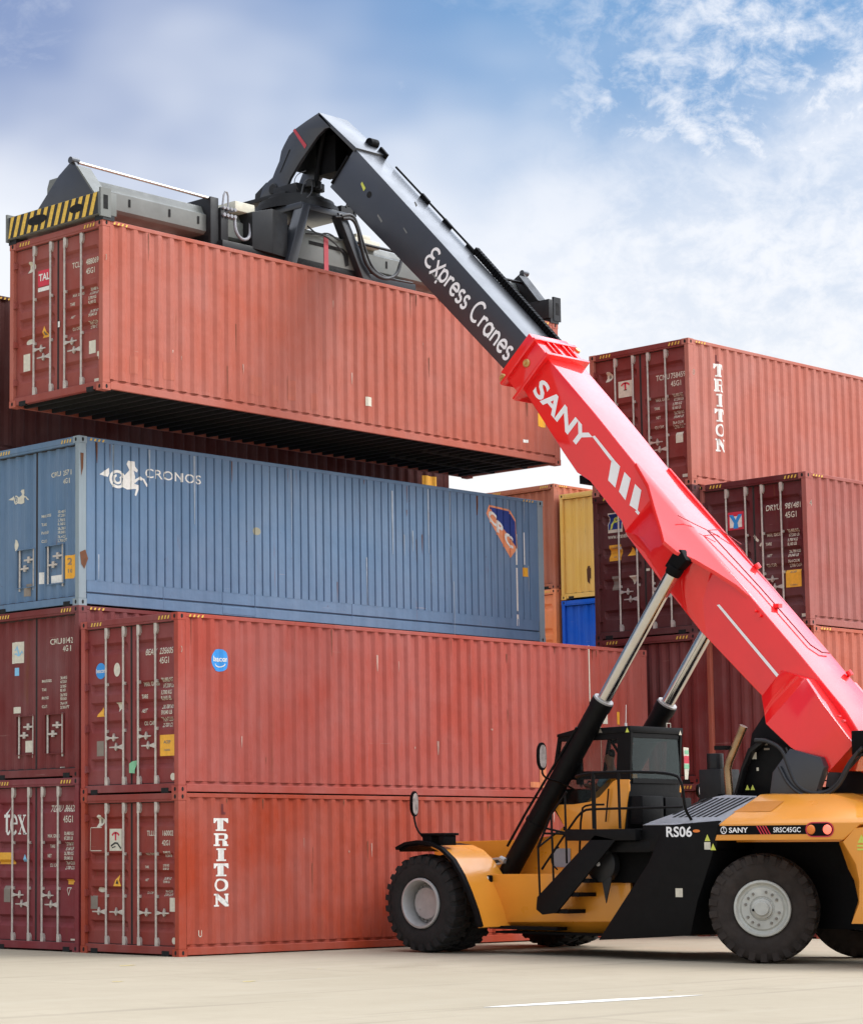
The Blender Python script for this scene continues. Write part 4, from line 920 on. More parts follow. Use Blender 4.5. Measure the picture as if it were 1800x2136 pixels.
# counterweight and rear wheel flares
outer = yz([(1758, 1757), (1783, 1728), (1800, 1726), (1840, 1726), (1900, 1790), (1900, 1930), (1775, 1928), (1792, 1885), (1792, 1840), (1785, 1803)], 4.05)
inner = yz([(1722, 1757), (1783, 1728), (1800, 1726), (1840, 1726), (1900, 1790), (1900, 1930), (1768, 1927), (1764, 1876), (1754, 1838), (1742, 1815)], 4.05)
for X in ((lambda x: x), (lambda x: 2*XC-x)):
    m = MB(); m.hull([(X(4.05), *q) for q in outer], [(X(4.38), *q) for q in inner]); cw = mk(m, 'rear_mudguard', YEL, bevel=.012)
m = MB(); m.prism([(-9.75, .62), (-9.95, 2.02), (-11.2, 2.02), (-11.5, 1.4), (-11.3, .55)], 0, 4.39, 7.11); mk(m, 'counterweight', YEL, bevel=.06)
p0 = at(1797, 1750, 0, 4.045); decal(tri(.13, .12) + rect(.15, .025, 0, -.10) + rect(.15, .025, 0, -.15), 4.044, p0.y, p0.z, 'warning_label', LIME)

# cab
cab_prof = [(-3.64, 3.52), (-4.0, 3.58), (-5.12, 3.60), (-5.07, 2.62), (-4.97, 1.97), (-3.75, 2.02), (-3.46, 2.40), (-3.46, 2.65)]
XA, XB = 5.0, 6.34
m = MB()
m.box(XA, XB, -5.12, -3.66, 3.53, 3.60) if False else m.prism([(-3.64, 3.47), (-3.64, 3.52), (-4.0, 3.585), (-5.12, 3.605), (-5.12, 3.50), (-4.0, 3.49)], 0, XA-.02, XB+.02)
rf = mk(m, 'cab_roof', BLK, bevel=.012)
m = MB()
for xa in (XA, XB-.06):
    m.prism([(-3.64, 3.47), (-3.70, 3.47), (-3.52, 2.62), (-3.46, 2.62)], 0, xa, xa+.06)           # raked front post
    m.prism([(-3.98, 3.49), (-4.10, 3.49), (-4.12, 2.70), (-4.00, 2.70)], 0, xa, xa+.06)
    m.prism([(-4.86, 3.50), (-5.12, 3.50), (-5.07, 2.74), (-4.80, 2.74)], 0, xa, xa+.06)           # rear post
    m.prism([(-3.64, 3.49), (-5.1, 3.52), (-5.1, 3.40), (-3.68, 3.40)], 0, xa+.002, xa+.058)
    m.prism([(-3.46, 2.62), (-3.52, 2.92), (-4.86, 2.90), (-4.84, 2.78), (-3.6, 2.78)], 0, xa+.002, xa+.058)
m.box(XA, XB, -3.60, -3.50, 2.40, 2.64); m.box(XA+.06, XB-.06, -5.10, -5.04, 3.42, 3.5); m.box(XA+.06, XB-.06, -5.09, -5.03, 2.70, 2.78)
m.prism([(-3.46, 2.64), (-3.46, 2.40), (-3.75, 2.02), (-3.85, 2.02), (-3.6, 2.42), (-3.6, 2.64)], 0, XA, XB)
cf = mk(m, 'cab_frame', BLK, bevel=.006, bseg=1)
m = MB(); m.box(XA+.02, XB-.02, -4.97, -3.7, 1.97, 2.03); mk(m, 'cab_floor', BLK)
m = MB()                                                                # lower rear housing with two lockers
m.prism([(-5.07, 2.74), (-4.98, 1.72), (-4.85, 1.72), (-4.93, 2.74)], 0, XA, XB+.02)
m.box(XA+.04, XA+.58, -5.28, -5.0, 2.06, 2.50); m.box(XA+.66, XB, -5.26, -5.0, 2.04, 2.48)
m.box(XA+.2, XB, -6.3, -5.0, 1.62, 2.0)
mk(m, 'cab_rear_housing', BLK, bevel=.012)
curve = [(-3.52, 2.40), (-3.67, 2.385), (-3.95, 2.385), (-4.28, 2.42), (-4.48, 2.50), (-4.65, 2.645), (-4.76, 2.74), (-4.84, 2.765), (-5.07, 2.76)]
for xa in (XA-.015, XB-.03):
    m = MB(); m.prism(curve + [(-5.06, 2.6), (-4.95, 1.97), (-3.78, 1.99)], 0, xa, xa+.045); dr_ = mk(m, 'cab_door', YEL, bevel=.006)
    m = MB(); m.prism([(-3.50, 2.60), (-3.52, 2.405)] + curve[1:6] + [(-4.70, 2.80), (-3.56, 2.80)], 0, xa+.016, xa+.024); mk(m, 'door_glass', TINT, dr_)
m = MB(); m.tube([(XA-.05, -4.62, 2.10), (XA-.06, -4.70, 2.62)], .012); mk(m, 'door_bar', BLK)
for xa in (XA+.02, XB-.04):
    m = MB(); m.prism([(-4.10, 3.41), (-4.86, 3.41), (-4.82, 2.90), (-4.12, 2.90)], 0, xa, xa+.006); m.prism([(-3.70, 3.41), (-3.98, 3.41), (-4.0, 2.92), (-3.58, 2.92)], 0, xa, xa+.006); mk(m, 'side_window', GLASS)
m = MB(); m.box(XA+.06, XB-.06, -5.09, -5.084, 2.78, 3.42); mk(m, 'rear_window', TINT)
m = MB(); m.hull([(XA+.06, -3.66, 3.47), (XB-.06, -3.66, 3.47), (XB-.06, -3.49, 2.64), (XA+.06, -3.49, 2.64)], [(XA+.06, -3.67, 3.47), (XB-.06, -3.67, 3.47), (XB-.06, -3.50, 2.64), (XA+.06, -3.50, 2.64)]); mk(m, 'windscreen', GLASS)
m = MB()
m.box(5.36, 5.86, -4.46, -3.98, 2.32, 2.44); m.hull([(5.36, -4.50, 2.42), (5.86, -4.50, 2.42), (5.86, -4.38, 2.42), (5.36, -4.38, 2.42)], [(5.40, -4.60, 2.90), (5.82, -4.60, 2.90), (5.82, -4.50, 2.90), (5.40, -4.50, 2.90)]); m.box(5.5, 5.75, -4.4, -4.1, 2.03, 2.32)
mk(m, 'driver_seat', MATB, bevel=.03)
m = MB(); m.tube([(5.67, -3.62, 2.03), (5.67, -3.72, 2.56)], .03); m.lathe([(-.015, .17), (0, .185), (.015, .17), (0, .155), (-.015, .17)], (5.67, -3.74, 2.60), (0, .5, .86), 24); mk(m, 'steering_wheel', MATB, smooth=40)
m = MB(); m.tube([(XB-.12, -3.75, 3.48), (XB-.12, -3.95, 3.2), (XB-.12, -4.2, 3.0), (XB-.12, -4.25, 2.6)], .025); mk(m, 'cab_bracket', BLK)
for q, mt in (((1308, 1523), LIME), ((1252, 1524), GREYL)):
    p0 = at(*q, 0, XA-.025); decal(tri(.075, .075), XA-.024, p0.y, p0.z, 'warning_label', mt)
def rear_label(shapes, x0, z0, name, mat, y=-5.125): return mk(conform(shapes, lambda u, v: Vector((x0+u, y, z0+v))), name, mat, rs, recalc=False)
rear_label(tri(.075, .075), XB-.06, 3.53, 'warning_label', CREAM)
m = MB(); m.poly([(XB+.03, -5.11, 3.30), (XB+.17, -5.11, 3.29), (XB+.17, -5.11, 2.98), (XB+.13, -5.11, 2.78), (XB+.05, -5.11, 2.78)]); mk(m, 'notice_card', CREAM, recalc=False)
rear_label(rect(.13, .12, .08, 0), XB+.02, 3.10, 'notice_mark', REDL, -5.114); rear_label(rect(.13, .07, .08, 0), XB+.02, 2.99, 'notice_mark', GREENL, -5.114); rear_label(rect(.10, .06, .09, 0), XB+.02, 3.22, 'notice_mark', GREENL, -5.114)
m = MB(); m.tube([(XA+.16, -4.9, 3.60), (XA+.155, -4.92, 3.95)], .006); m.cyl((XA+.16, -4.9, 3.6), (XA+.16, -4.9, 3.66), .02, seg=8); mk(m, 'aerial', LENS)
m = MB(); m.tube([(XB-.25, -5.0, 3.60), (XB-.25, -5.0, 3.68), (XB-.15, -5.0, 3.68), (XB-.15, -5.0, 3.60)], .008); mk(m, 'lifting_eye', CREAM)
# walkway, ladder, rails
m = MB(); m.box(3.93, 4.98, -5.98, -4.62, 1.80, 1.975); m.box(4.06, 4.9, -6.15, -5.4, 1.62, 1.79); mk(m, 'walkway', BLK, bevel=.01)
m = MB()
strg = yz([(1240, 1742), (1284, 1752), (1160, 1905), (1131, 1909), (1118, 1898), (1120, 1872)], 3.93)
m.prism(strg, 0, 3.93, 3.97); ldr = mk(m, 'ladder', BLK, bevel=.008)
for q, dy in (((1190, 1838), 0), ((1168, 1867), 0), ((1146, 1902), 0)):
    p0 = at(*q, 0, 3.95); m = MB(); m.box(3.96, 4.39, p0.y-.36, p0.y+.08, p0.z-.03, p0.z+.03); mk(m, 'step', MATB, ldr)
RX = 3.95
def rail_(pts, r=.017, nm='handrail', sm=0): m = MB(); m.tube(pts, r, 8, sm); return mk(m, nm, BLK, smooth=60)
rail_([(RX, -5.18, 1.98), (RX, -5.18, 2.84)], .030); rail_([(RX, -5.68, 1.98), (RX, -5.67, 2.85)], .022)
rail_([(4.55, -4.40, 2.80), (RX+.1, -4.75, 2.80), (RX, -5.18, 2.84), (RX, -5.8, 2.845), (RX, -6.72, 2.80), (RX, -6.86, 2.66), (RX+.04, -6.86, 2.26), (4.15, -6.86, 2.10)], .022, sm=2)
rail_([(RX, -4.13, 1.36), (RX, -4.80, 2.12), (RX, -4.98, 2.27), (RX, -5.18, 2.285), (RX, -6.84, 2.29)], .019, sm=1)
rail_([(RX, -4.06, 1.72), (RX, -4.08, .88)]); rail_([(RX, -4.34, 2.24), (RX, -4.36, 1.15)]); rail_([(RX, -4.62, 2.52), (RX, -4.63, 1.45)])
rail_([(RX, -4.06, 1.70), (RX, -4.34, 2.22), (RX, -4.66, 2.56)], .019)
rail_([(RX+.45, -4.10, 1.95), (RX, -4.06, 1.70)]); rail_([(RX+.4, -4.55, 1.45), (RX+.42, -4.60, 2.30), (RX+.42, -4.72, 2.36), (RX+.42, -5.05, 2.36)], sm=1)
rail_([(RX+.45, -4.85, 1.98), (RX+.45, -4.85, 2.62)]); rail_([(RX+.05, -4.12, 1.92), (RX+.5, -4.62, 1.9)]); rail_([(RX+.02, -4.62, 1.92), (RX+.02, -4.20, 2.0)])
rail_([(RX+.1, -4.36, 1.35), (RX+.02, -4.30, 1.45), (RX+.02, -4.33, 1.66), (RX+.1, -4.40, 1.70)], .012, sm=2)
m = MB(); c = at(1253, 1803, 0, 4.18); m.lathe([(.035, .0), (.03, .25), (.01, .28), (-.10, .29), (-.12, .0)], c, (-1, 0, 0), 20)
m.prism([(c.y-.02, c.z-.2), (c.y-.22, c.z-.2), (c.y-.10, c.z-.60)], 0, 4.16, 4.18); lampb = mk(m, 'work_lamp', SPD, smooth=40)
m = MB(); m.cyl(c+Vector((-.03, .02, 0)), c+Vector((-.045, .02, 0)), .035, seg=12); mk(m, 'lamp_bolt', LENS, lampb)
m = MB(); m.cyl((4.5, -4.75, 1.65), (4.1, -5.3, 1.65), .05); m.box(4.15, 4.3, -5.05, -4.9, 1.55, 1.7); mk(m, 'lamp_arm', BLK)
m = MB(); p0 = at(1170, 1790, 0, 5.16); mk(conform(rect(.38, .30), lambda u, v: Vector((5.165, p0.y-u, p0.z+v))), 'notice_plate', GRILLE, rs, recalc=False); m.bm.free()
# side marker lamp and its seam
m = MB(); c = at(1019, 1838, 0, 4.38); m.box(4.32, 4.40, c.y-.08, c.y+.08, c.z-.11, c.z+.09); sl = mk(m, 'side_lamp', MATB, bevel=.02); m = MB(); m.box(4.305, 4.325, c.y-.055, c.y+.03, c.z-.06, c.z+.07); mk(m, 'lamp_lens', LENS, sl)

# front lamp bar and mirrors
m = MB(); m.box(3.74, 4.1, -2.28, -1.75, 1.90, 1.94); m.box(3.76, 4.05, -1.98, -1.78, 1.76, 1.90); m.box(3.76, 4.05, -2.26, -2.14, 1.74, 1.90); mk(m, 'lamp_bracket', MATB, bevel=.01)
def mirror(base, path, c, w, h, tilt=0.0):
    m = MB(); m.tube([base] + path + [(c[0], c[1], c[2]-h*.45)], .016, 8, 1); a_ = mk(m, 'mirror', MATB, smooth=60)
    m = MB(); rg = lambda s, y: [(c[0]+w*s*math.cos(R(45+i*30) if False else 2*math.pi*i/16)*.5*(1.0), y, c[2]+h*s*.5*(abs(math.sin(2*math.pi*i/16))**.6)*(1 if math.sin(2*math.pi*i/16) >= 0 else -1)) for i in range(16)]
    m.loft([rg(.8, c[1]+.05), rg(1.0, c[1]+.02), rg(1.0, c[1]-.015)]); mk(m, 'mirror_shell', MATB, a_, smooth=50)
    m = MB(); m.poly(rg(.84, c[1]-.024)); mk(m, 'mirror_glass', MIRR, a_, recalc=False)
mirror((3.78, -1.80, 1.86), [(3.74, -1.68, 2.0), (3.74, -1.62, 2.2)], (3.76, -1.62, 2.42), .16, .42)
mirror((4.95, -4.0, 2.62), [(4.6, -4.05, 2.72), (4.15, -4.1, 2.78), (4.02, -4.12, 2.85)], (4.02, -4.12, 3.13), .20, .44)
mirror((7.4, -4.6, 2.4), [(7.5, -4.6, 2.5)], (7.55, -4.6, 2.62), .30, .26)

# exhaust and valve tower behind the cab
m = MB(); m.tube([tuple(at(*q, 0, 4.85)) for q in ((1522, 1668), (1517, 1605), (1521, 1588), (1551, 1515))], .062, 12); ex = mk(m, 'exhaust_pipe', PIPE, smooth=50)
m = MB(); p0 = at(1527, 1560, 0, 4.85); m.lathe([(-.02, .075), (.02, .075)], p0, (0, -.45, .9), 14); m.box(4.7, 4.9, p0.y+.05, p0.y+.22, p0.z-.03, p0.z+.03); mk(m, 'pipe_clamp', BLK, ex)
tw = yz([(1536, 1672), (1556, 1600), (1566, 1530), (1592, 1489), (1640, 1483), (1652, 1520), (1648, 1580), (1625, 1664)], 5.15)
m = MB(); m.prism(tw, 0, 5.15, 5.55); tw_ = mk(m, 'valve_tower', BLK, bevel=.05)
m = MB(); tf = yz([(1532, 1660), (1548, 1600), (1562, 1562), (1594, 1540), (1600, 1545), (1568, 1570), (1552, 1605), (1538, 1662)], 5.05); m.prism(tf, 0, 5.02, 5.14); mk(m, 'tower_guard', GRILLE, tw_, bevel=.01) if False else mk(m, 'tower_guard', SPD, tw_, bevel=.01)
for q, w, h, mt in (((1573, 1577), .08, .10, CREAM), ((1595, 1553), .10, .03, GREYL), ((1599, 1563), .10, .03, GREYL), ((1556, 1586), .05, .03, CREAM), ((1580, 1605), .04, .05, CREAM)):
    p0 = at(*q, 0, 5.14); decal(rect(w, h), 5.142, p0.y, p0.z, 'warning_label', mt, tw_)
for q in ((1558, 1643), (1569, 1643)): p0 = at(*q, 0, 5.0); decal(tri(.08, .08), 5.01, p0.y, p0.z, 'warning_label', LIME, tw_)
m = MB(); m.prism(yz([(1520, 1680), (1545, 1650), (1640, 1640), (1640, 1680)], 5.2), 0, 5.17, 6.33); m.box(5.05, 5.2, -7.6, -6.7, 2.2, 2.5); mk(m, 'tower_base', MATB)
m = MB(); p0 = at(1480, 1640, 0, 5.6); m.box(5.4, 5.9, p0.y-.35, p0.y+.05, 2.3, p0.z+.25); m.cyl((5.6, p0.y-.12, p0.z+.2), (5.6, p0.y-.12, p0.z+.5), .13, seg=16); mk(m, 'air_filter', SPD, bevel=.01)
# boom support towers at the back
sup = yz([(1612, 1690), (1622, 1612), (1658, 1562), (1722, 1580), (1730, 1600), (1702, 1690)], 5.1)
for a, b_ in ((4.96, 5.10), (6.40, 6.54)):
    m = MB(); m.prism(sup, 0, a, b_); mk(m, 'boom_support', STEELG, bevel=.02)
for a, b_ in ((4.90, 5.06), (6.44, 6.60)): m = MB(); m.prism([(-9.32, 2.1), (-9.36, 3.25), (-9.75, 3.4), (-10.2, 2.1)], 0, a, b_); mk(m, 'boom_support', STEELG, bevel=.02)
m = MB(); m.prism(yz([(1648, 1640), (1655, 1560), (1690, 1490), (1745, 1560), (1722, 1590), (1700, 1650)], 5.5), 0, 5.5, 5.68); mk(m, 'tilt_cylinder', MATB, bevel=.03)
m = MB(); m.box(5.1, 6.4, -10.6, -9.5, 1.85, 2.1); m.cyl((4.9, -9.55, 3.1), (6.6, -9.55, 3.1), .12, seg=20); mk(m, 'boom_pivot', BLK, smooth=40)

# lift cylinders
for X in ((lambda x: x), (lambda x: 2*XC-x)):
    a_ = at(1066, 1812, 0, 4.92); e_ = at(1258, 1462, 0, 4.92); k_ = at(1408, 1188, 0, 4.92)
    A0, A1, A2 = (Vector((X(q.x), q.y, q.z)) for q in (a_, e_, k_)); d = (A1-A0).normalized()
    m = MB(); m.cyl(A0-d*.15, A1, .165, seg=28); m.cyl(A1-d*.14, A1-d*.0, .178, seg=28); m.cyl(A0+d*.9, A0+d*.95, .18, seg=24)
    for off in (.13, -.10): m.tube([A0+d*.3+Vector((-.14 if X(0) == 0 else .14, off, .12)), A0+d*1.0+Vector((-.15 if X(0) == 0 else .15, off, .1)), A0+d*2.7+Vector((-.14 if X(0) == 0 else .14, off*.5, .08))], .022)
    cy = mk(m, 'lift_cylinder', BLK, smooth=40)
    m = MB(); m.cyl(A1+d*.0, A1+d*.03, .165, seg=24); mk(m, 'cylinder_gland', RIM, cy, smooth=40)
    m = MB(); m.cyl(A1, A2, .110, seg=24); mk(m, 'piston_rod', CHROME, cy, smooth=40)
    m = MB(); sx = -1 if X(0) == 0 else 1
    m.cyl(A2-d*.10, A2+d*.06, .125, .135, seg=20)
    ek = A2+d*.22; m.hull([(A2.x-.10, A2.y-.13, A2.z-.02), (A2.x-.10, A2.y+.14, A2.z+.05), (ek.x-.10, ek.y+.08, ek.z+.10), (ek.x-.10, ek.y-.06, ek.z+.12), (ek.x-.10, ek.y-.16, ek.z-.06)], [(A2.x+.10, A2.y-.13, A2.z-.02), (A2.x+.10, A2.y+.14, A2.z+.05), (ek.x+.10, ek.y+.08, ek.z+.10), (ek.x+.10, ek.y-.06, ek.z+.12), (ek.x+.10, ek.y-.16, ek.z-.06)]); mk(m, 'rod_eye', MATB, cy, bevel=.03)
    m = MB(); ft = A0-d*.1; m.tube([ft+Vector((sx*.12, .05, .18)), ft+Vector((sx*.2, .25, .22)), ft+Vector((sx*.2, .42, .05)), ft+Vector((sx*.2, .42, -.2))], .045, 10, 2); mk(m, 'cylinder_hose', HOSE, cy, smooth=60)
    m = MB()
    for dz in (.02, .10): m.tube([ft+Vector((sx*.19, -.05, .15+dz)), ft+Vector((sx*.19, .22, .10+dz*1.2))], .02)
    m.cyl(ft+Vector((sx*.19, -.1, .2)), ft+Vector((sx*.19, -.0, .24)), .05, seg=10); mk(m, 'hose_fitting', RIM, cy)

# boom: s runs from the pivot to the tip, t is height over the top plate
DV = Vector((0, .668, .744)); NV = Vector((0, -.744, .668)); O0 = Vector((0, -9.113, 3.414))
def bp_(s, t, x): v_ = O0 + DV*s + NV*t; return Vector((x, v_.y, v_.z))
def st(px, py, x): v_ = at(px, py, 0, x)-Vector((x, O0.y, O0.z)); return v_.dot(DV), v_.dot(NV)
BX0, BX1 = 5.30, 6.20
def ringb(s, t0, t1, x0, x1): return [bp_(s, t0, x0), bp_(s, t1, x0), bp_(s, t1, x1), bp_(s, t0, x1)]
m = MB()
m.loft([ringb(s, a, b_, BX0, BX1) for s, a, b_ in ((-.14, -.10, -.76), (.4, -.02, -.89), (1.6, 0, -.92), (3.1, -.0, -1.02), (4.2, -.02, -1.0), (5.25, -.04, -.95), (5.5, -.04, -.86), (6.45, -.02, -.84), (6.75, -.01, -.92), (7.2, -.0, -.88), (8.72, 0, -.70))])
boom = mk(m, 'boom', RED, bevel=.02, bseg=3)
# wing plate over the cylinder heads
def wing(sgn):
    xs = lambda x: x if sgn == 1 else 2*XC-x
    pl = [(5.95, 5.29, -.01), (5.45, 5.20, -.05), (4.98, 5.02, -.14), (4.55, 4.84, -.20), (4.26, 4.70, -.24), (4.02, 4.78, -.23), (3.80, 4.98, -.17), (3.45, 5.14, -.10), (3.1, 5.24, -.03), (2.7, 5.33, -.01)]
    m = MB(); m.hull([bp_(s, t+.004, xs(x)) for s, x, t in pl] + [bp_(2.7, .004, xs(5.36)), bp_(5.95, .004, xs(5.36))], [bp_(s, t-.06, xs(x)) for s, x, t in pl] + [bp_(2.7, -.05, xs(5.36)), bp_(5.95, -.05, xs(5.36))])
    w_ = mk(m, 'boom_wing', RED, boom, bevel=.008)
    m = MB()                                                           # gusset box under the wing
    m.loft([[bp_(5.30, -.12, xs(5.28)), bp_(5.30, -.92, xs(5.28)), bp_(5.30, -.92, xs(5.4)), bp_(5.30, -.12, xs(5.4))],
            [bp_(4.92, -.15, xs(5.06)), bp_(4.85, -.66, xs(5.16)), bp_(4.80, -.93, xs(5.32)), bp_(4.92, -.15, xs(5.4))],
            [bp_(4.50, -.20, xs(4.95)), bp_(4.42, -.60, xs(5.06)), bp_(4.30, -.97, xs(5.31)), bp_(4.5, -.2, xs(5.4))],
            [bp_(4.02, -.23, xs(4.97)), bp_(3.92, -.60, xs(5.08)), bp_(3.70, -1.0, xs(5.31)), bp_(4.02, -.23, xs(5.4))],
            [bp_(3.82, -.20, xs(5.12)), bp_(3.66, -.62, xs(5.18)), bp_(3.30, -1.0, xs(5.305)), bp_(3.82, -.2, xs(5.4))],
            [bp_(3.66, -.18, xs(5.305)), bp_(3.40, -.66, xs(5.305)), bp_(2.95, -1.0, xs(5.305)), bp_(3.66, -.18, xs(5.4))]])
    mk(m, 'boom_gusset', RED, boom, smooth=40)
wing(1); wing(-1)
for xs in ((lambda x: x), (lambda x: 2*XC-x)):
    m = MB()                                                           # flared foot of the boom
    m.loft([[bp_(1.62, -.40, xs(5.305)), bp_(1.58, -.93, xs(5.305)), bp_(1.58, -.93, xs(5.5)), bp_(1.62, -.40, xs(5.5))],
            [bp_(1.10, -.08, xs(5.08)), bp_(1.02, -.97, xs(4.90)), bp_(1.02, -.97, xs(5.5)), bp_(1.10, -.08, xs(5.5))],
            [bp_(.62, -.11, xs(5.02)), bp_(.50, -.93, xs(4.96)), bp_(.5, -.93, xs(5.5)), bp_(.62, -.11, xs(5.5))],
            [bp_(-.15, -.19, xs(5.10)), bp_(-.15, -.78, xs(5.10)), bp_(-.15, -.78, xs(5.5)), bp_(-.15, -.19, xs(5.5))]])
    mk(m, 'boom_foot', RED, boom, bevel=.01, smooth=14)
m = MB()                                                               # collar at the mouth of the outer boom
for s0, s1, g in ((8.98, 9.04, .105), (8.58, 8.64, .105)):
    m.loft([ringb(s, .0+g*.95, -.72-g*1.9, BX0-g, BX1+g) for s in (s0, s1)])
m.loft([ringb(s, .05, -.80, BX0-.045, BX1+.045) for s in (8.6, 9.2)])
for x in (5.5, 5.66, 5.9, 6.05): m.hull([bp_(8.64, .05, x), bp_(8.98, .05, x), bp_(8.98, .09, x), bp_(8.64, .09, x)], [bp_(8.64, .05, x+.03), bp_(8.98, .05, x+.03), bp_(8.98, .09, x+.03), bp_(8.64, .09, x+.03)])
cl = mk(m, 'boom_collar', RED, boom, bevel=.01)
for q in ((1098, 757), (1049, 788)):
    s_, t_ = st(*q, BX0-.05); m = MB(); c = bp_(s_, t_, BX0-.045); m.lathe([(0, .075), (.02, .072), (.03, .06)], c, (-1, 0, 0), 20); m.disc(c+Vector((-.03, 0, 0)), (-1, 0, 0), .06, 20); m.cyl(c, c+Vector((-.06, 0, 0)), .025, seg=6); mk(m, 'slide_pad_bolt', BRASS, cl, smooth=40)
m = MB(); c = bp_(8.85, .09, 6.18); m.cyl(c, c+NV*.05, .05, seg=12); mk(m, 'slide_pad_bolt', BRASS, cl)
# lettering and stripes on the boom
def bside(shapes, x, name, mat, par): return mk(conform(shapes, lambda u, v: bp_(u, v, x)), name, mat, par, recalc=False)
def breading(shapes, s0, t0): return [[(s0-q[0], t0+q[1], *q[2:]) for q in p] for p in shapes]
bside(breading(text('SANY', .42, .030, 1.42), 8.46, -.60), BX0-.004, 'lettering', WLET, boom)
def px_shape(pts, x, ox=1220, oy=960, sc=.20067): return [st(ox+a*sc, oy+b_*sc, x) for a, b_ in pts]
xd = BX0-.0045
logo = [px_shape([(275, 0), (365, 62), (315, 285), (240, 207)], xd), px_shape([(410, 120), (475, 190), (420, 415), (352, 325)], xd), px_shape([(520, 245), (585, 312), (545, 525), (462, 467)], xd), [(*q, .002) for q in px_shape([(545, 515), (732, 740), (714, 755), (520, 530)], xd)]]
logo += [px_shape([(518, 772), (530, 768), (620, 880), (607, 888)], xd, 1000, 560, .4535), [(*q, .003) for q in px_shape([(607, 888), (620, 880), (645, 908), (640, 925)], xd, 1000, 560, .4535)]]
bside(logo, xd, 'stripe', WLET, boom)
bside([px_shape([(1092, 402), (1104, 399), (1398, 748), (1386, 756)], xd, 1000, 1080, .4535)], xd-.002, 'stripe', WLET, boom)
def line_on_gusset():
    m = MB(); return m
bside([px_shape([(705, 850), (718, 846), (890, 1050), (886, 1062)], xd)], xd, 'stripe', WLET, boom)
for q in ((1578, 1275), (1770, 1496)):
    s_, t_ = st(*q, BX0); xx = BX0 if q[0] < 1700 else 5.08; m = MB(); c = bp_(s_, t_, xx); m.cyl(c+Vector((-.06, 0, 0)), c, .022, seg=8); m.cyl(c+DV*-.10+Vector((-.05, 0, 0)), c+DV*-.10, .03, seg=8); mk(m, 'grease_nipple', RED, boom)
m = MB(); c = bp_(6.62, -.86, 5.42); m.cyl(c, c+Vector((.5, 0, 0)), .10, seg=14); m.box(5.4, 5.95, c.y-.02, c.y+.16, c.z-.12, c.z+.02); mk(m, 'hose_guide', MATB, boom, smooth=40)
m = MB()                                                               # thin pipes and clips along the top plate
m.tube([bp_(4.62, .03, 5.12), bp_(4.45, .04, 5.35), bp_(4.32, .04, 5.6), bp_(4.2, .04, 5.8)], .008); m.tube([bp_(4.32, .04, 5.6), bp_(3.0, .035, 5.72), bp_(1.75, .035, 5.75), bp_(1.6, .035, 5.9), bp_(1.6, .035, 6.1)], .011); m.tube([bp_(4.32, .04, 5.6), bp_(4.4, .03, 6.0), bp_(4.1, .02, 6.3)], .008)
mk(m, 'boom_pipe', plain('pipe dark red', (.25, .02, .03), .5), boom)
m = MB(); m.box(5.7, 5.8, bp_(2.6, .04, 5.7).y-.05, bp_(2.6, .04, 5.7).y+.05, bp_(2.6, .0, 5.7).z, bp_(2.6, .09, 5.7).z); m.cyl(bp_(3.6, .04, 6.18), bp_(3.52, .02, 6.20), .05, seg=10); m.cyl(bp_(1.2, .05, 6.15), bp_(1.12, .03, 6.17), .045, seg=10); mk(m, 'pipe_clip', RED, boom)
# inner boom
IX0, IX1 = 5.38, 6.10
m = MB(); m.loft([ringb(s, a, b_, IX0, IX1) for s, a, b_ in ((8.0, -.06, -.70), (8.9, -.07, -.76), (12.0, -.15, -.93), (15.02, -.25, -1.13))]); inb = mk(m, 'boom_extension', STEELG, bevel=.015)
# stroke letters
def eu(o, sc): return [[(x*sc, y*sc) for x, y in p] for p in o]
ST = {'E': [arc(.46, .74, .34, .24, 35, 262, 10), arc(.44, .26, .40, .26, 98, 318, 10), [(.30, .50), (.62, .52)]],
 'x': [[(.06, .66), (.62, -.02)], [(.76, .78), (.02, -.16)], [(.52, .5), (.30, .2)]],
 'p': [[(.10, .62), (.10, -.28)], arc(.36, .32, .27, .29, 150, -150, 12)], 'r': [[(.10, .62), (.10, 0)], arc(.34, .36, .24, .24, 170, 50, 6)],
 'e': [arc(.36, .31, .29, .30, 0, 320, 14), [(.12, .33), (.64, .33)]], 's': [arc(.27, .46, .20, .16, 40, 260, 8), arc(.26, .15, .21, .16, 90, -150, 8)],
 'C': [arc(.52, .48, .44, .50, 50, 310, 14)], 'a': [arc(.34, .31, .28, .30, 20, 340, 12), [(.64, .62), (.64, 0)]], 'n': [[(.10, .62), (.10, 0)], arc(.34, .32, .24, .29, 180, 0, 8), [(.58, .34), (.58, 0)]]}
ADV = {'E': .88, 'x': .74, 'p': .74, 'r': .56, 'e': .76, 's': .58, 'C': 1.0, 'a': .80, 'n': .74, ' ': .42}
sh = []; ux = 0
for ch in 'Express Cranes':
    for il, ln in enumerate(ST.get(ch, [])): sh += shift(stroke(ln, .155, .002*il), ux, 0)
    ux += ADV[ch]
k_ = 2.80/ux
bside([[(12.12-q[0]*k_, -.64+q[1]*k_*1.25, q[2]) for q in p] for p in sh], IX0-.004, 'lettering', WLET, inb)
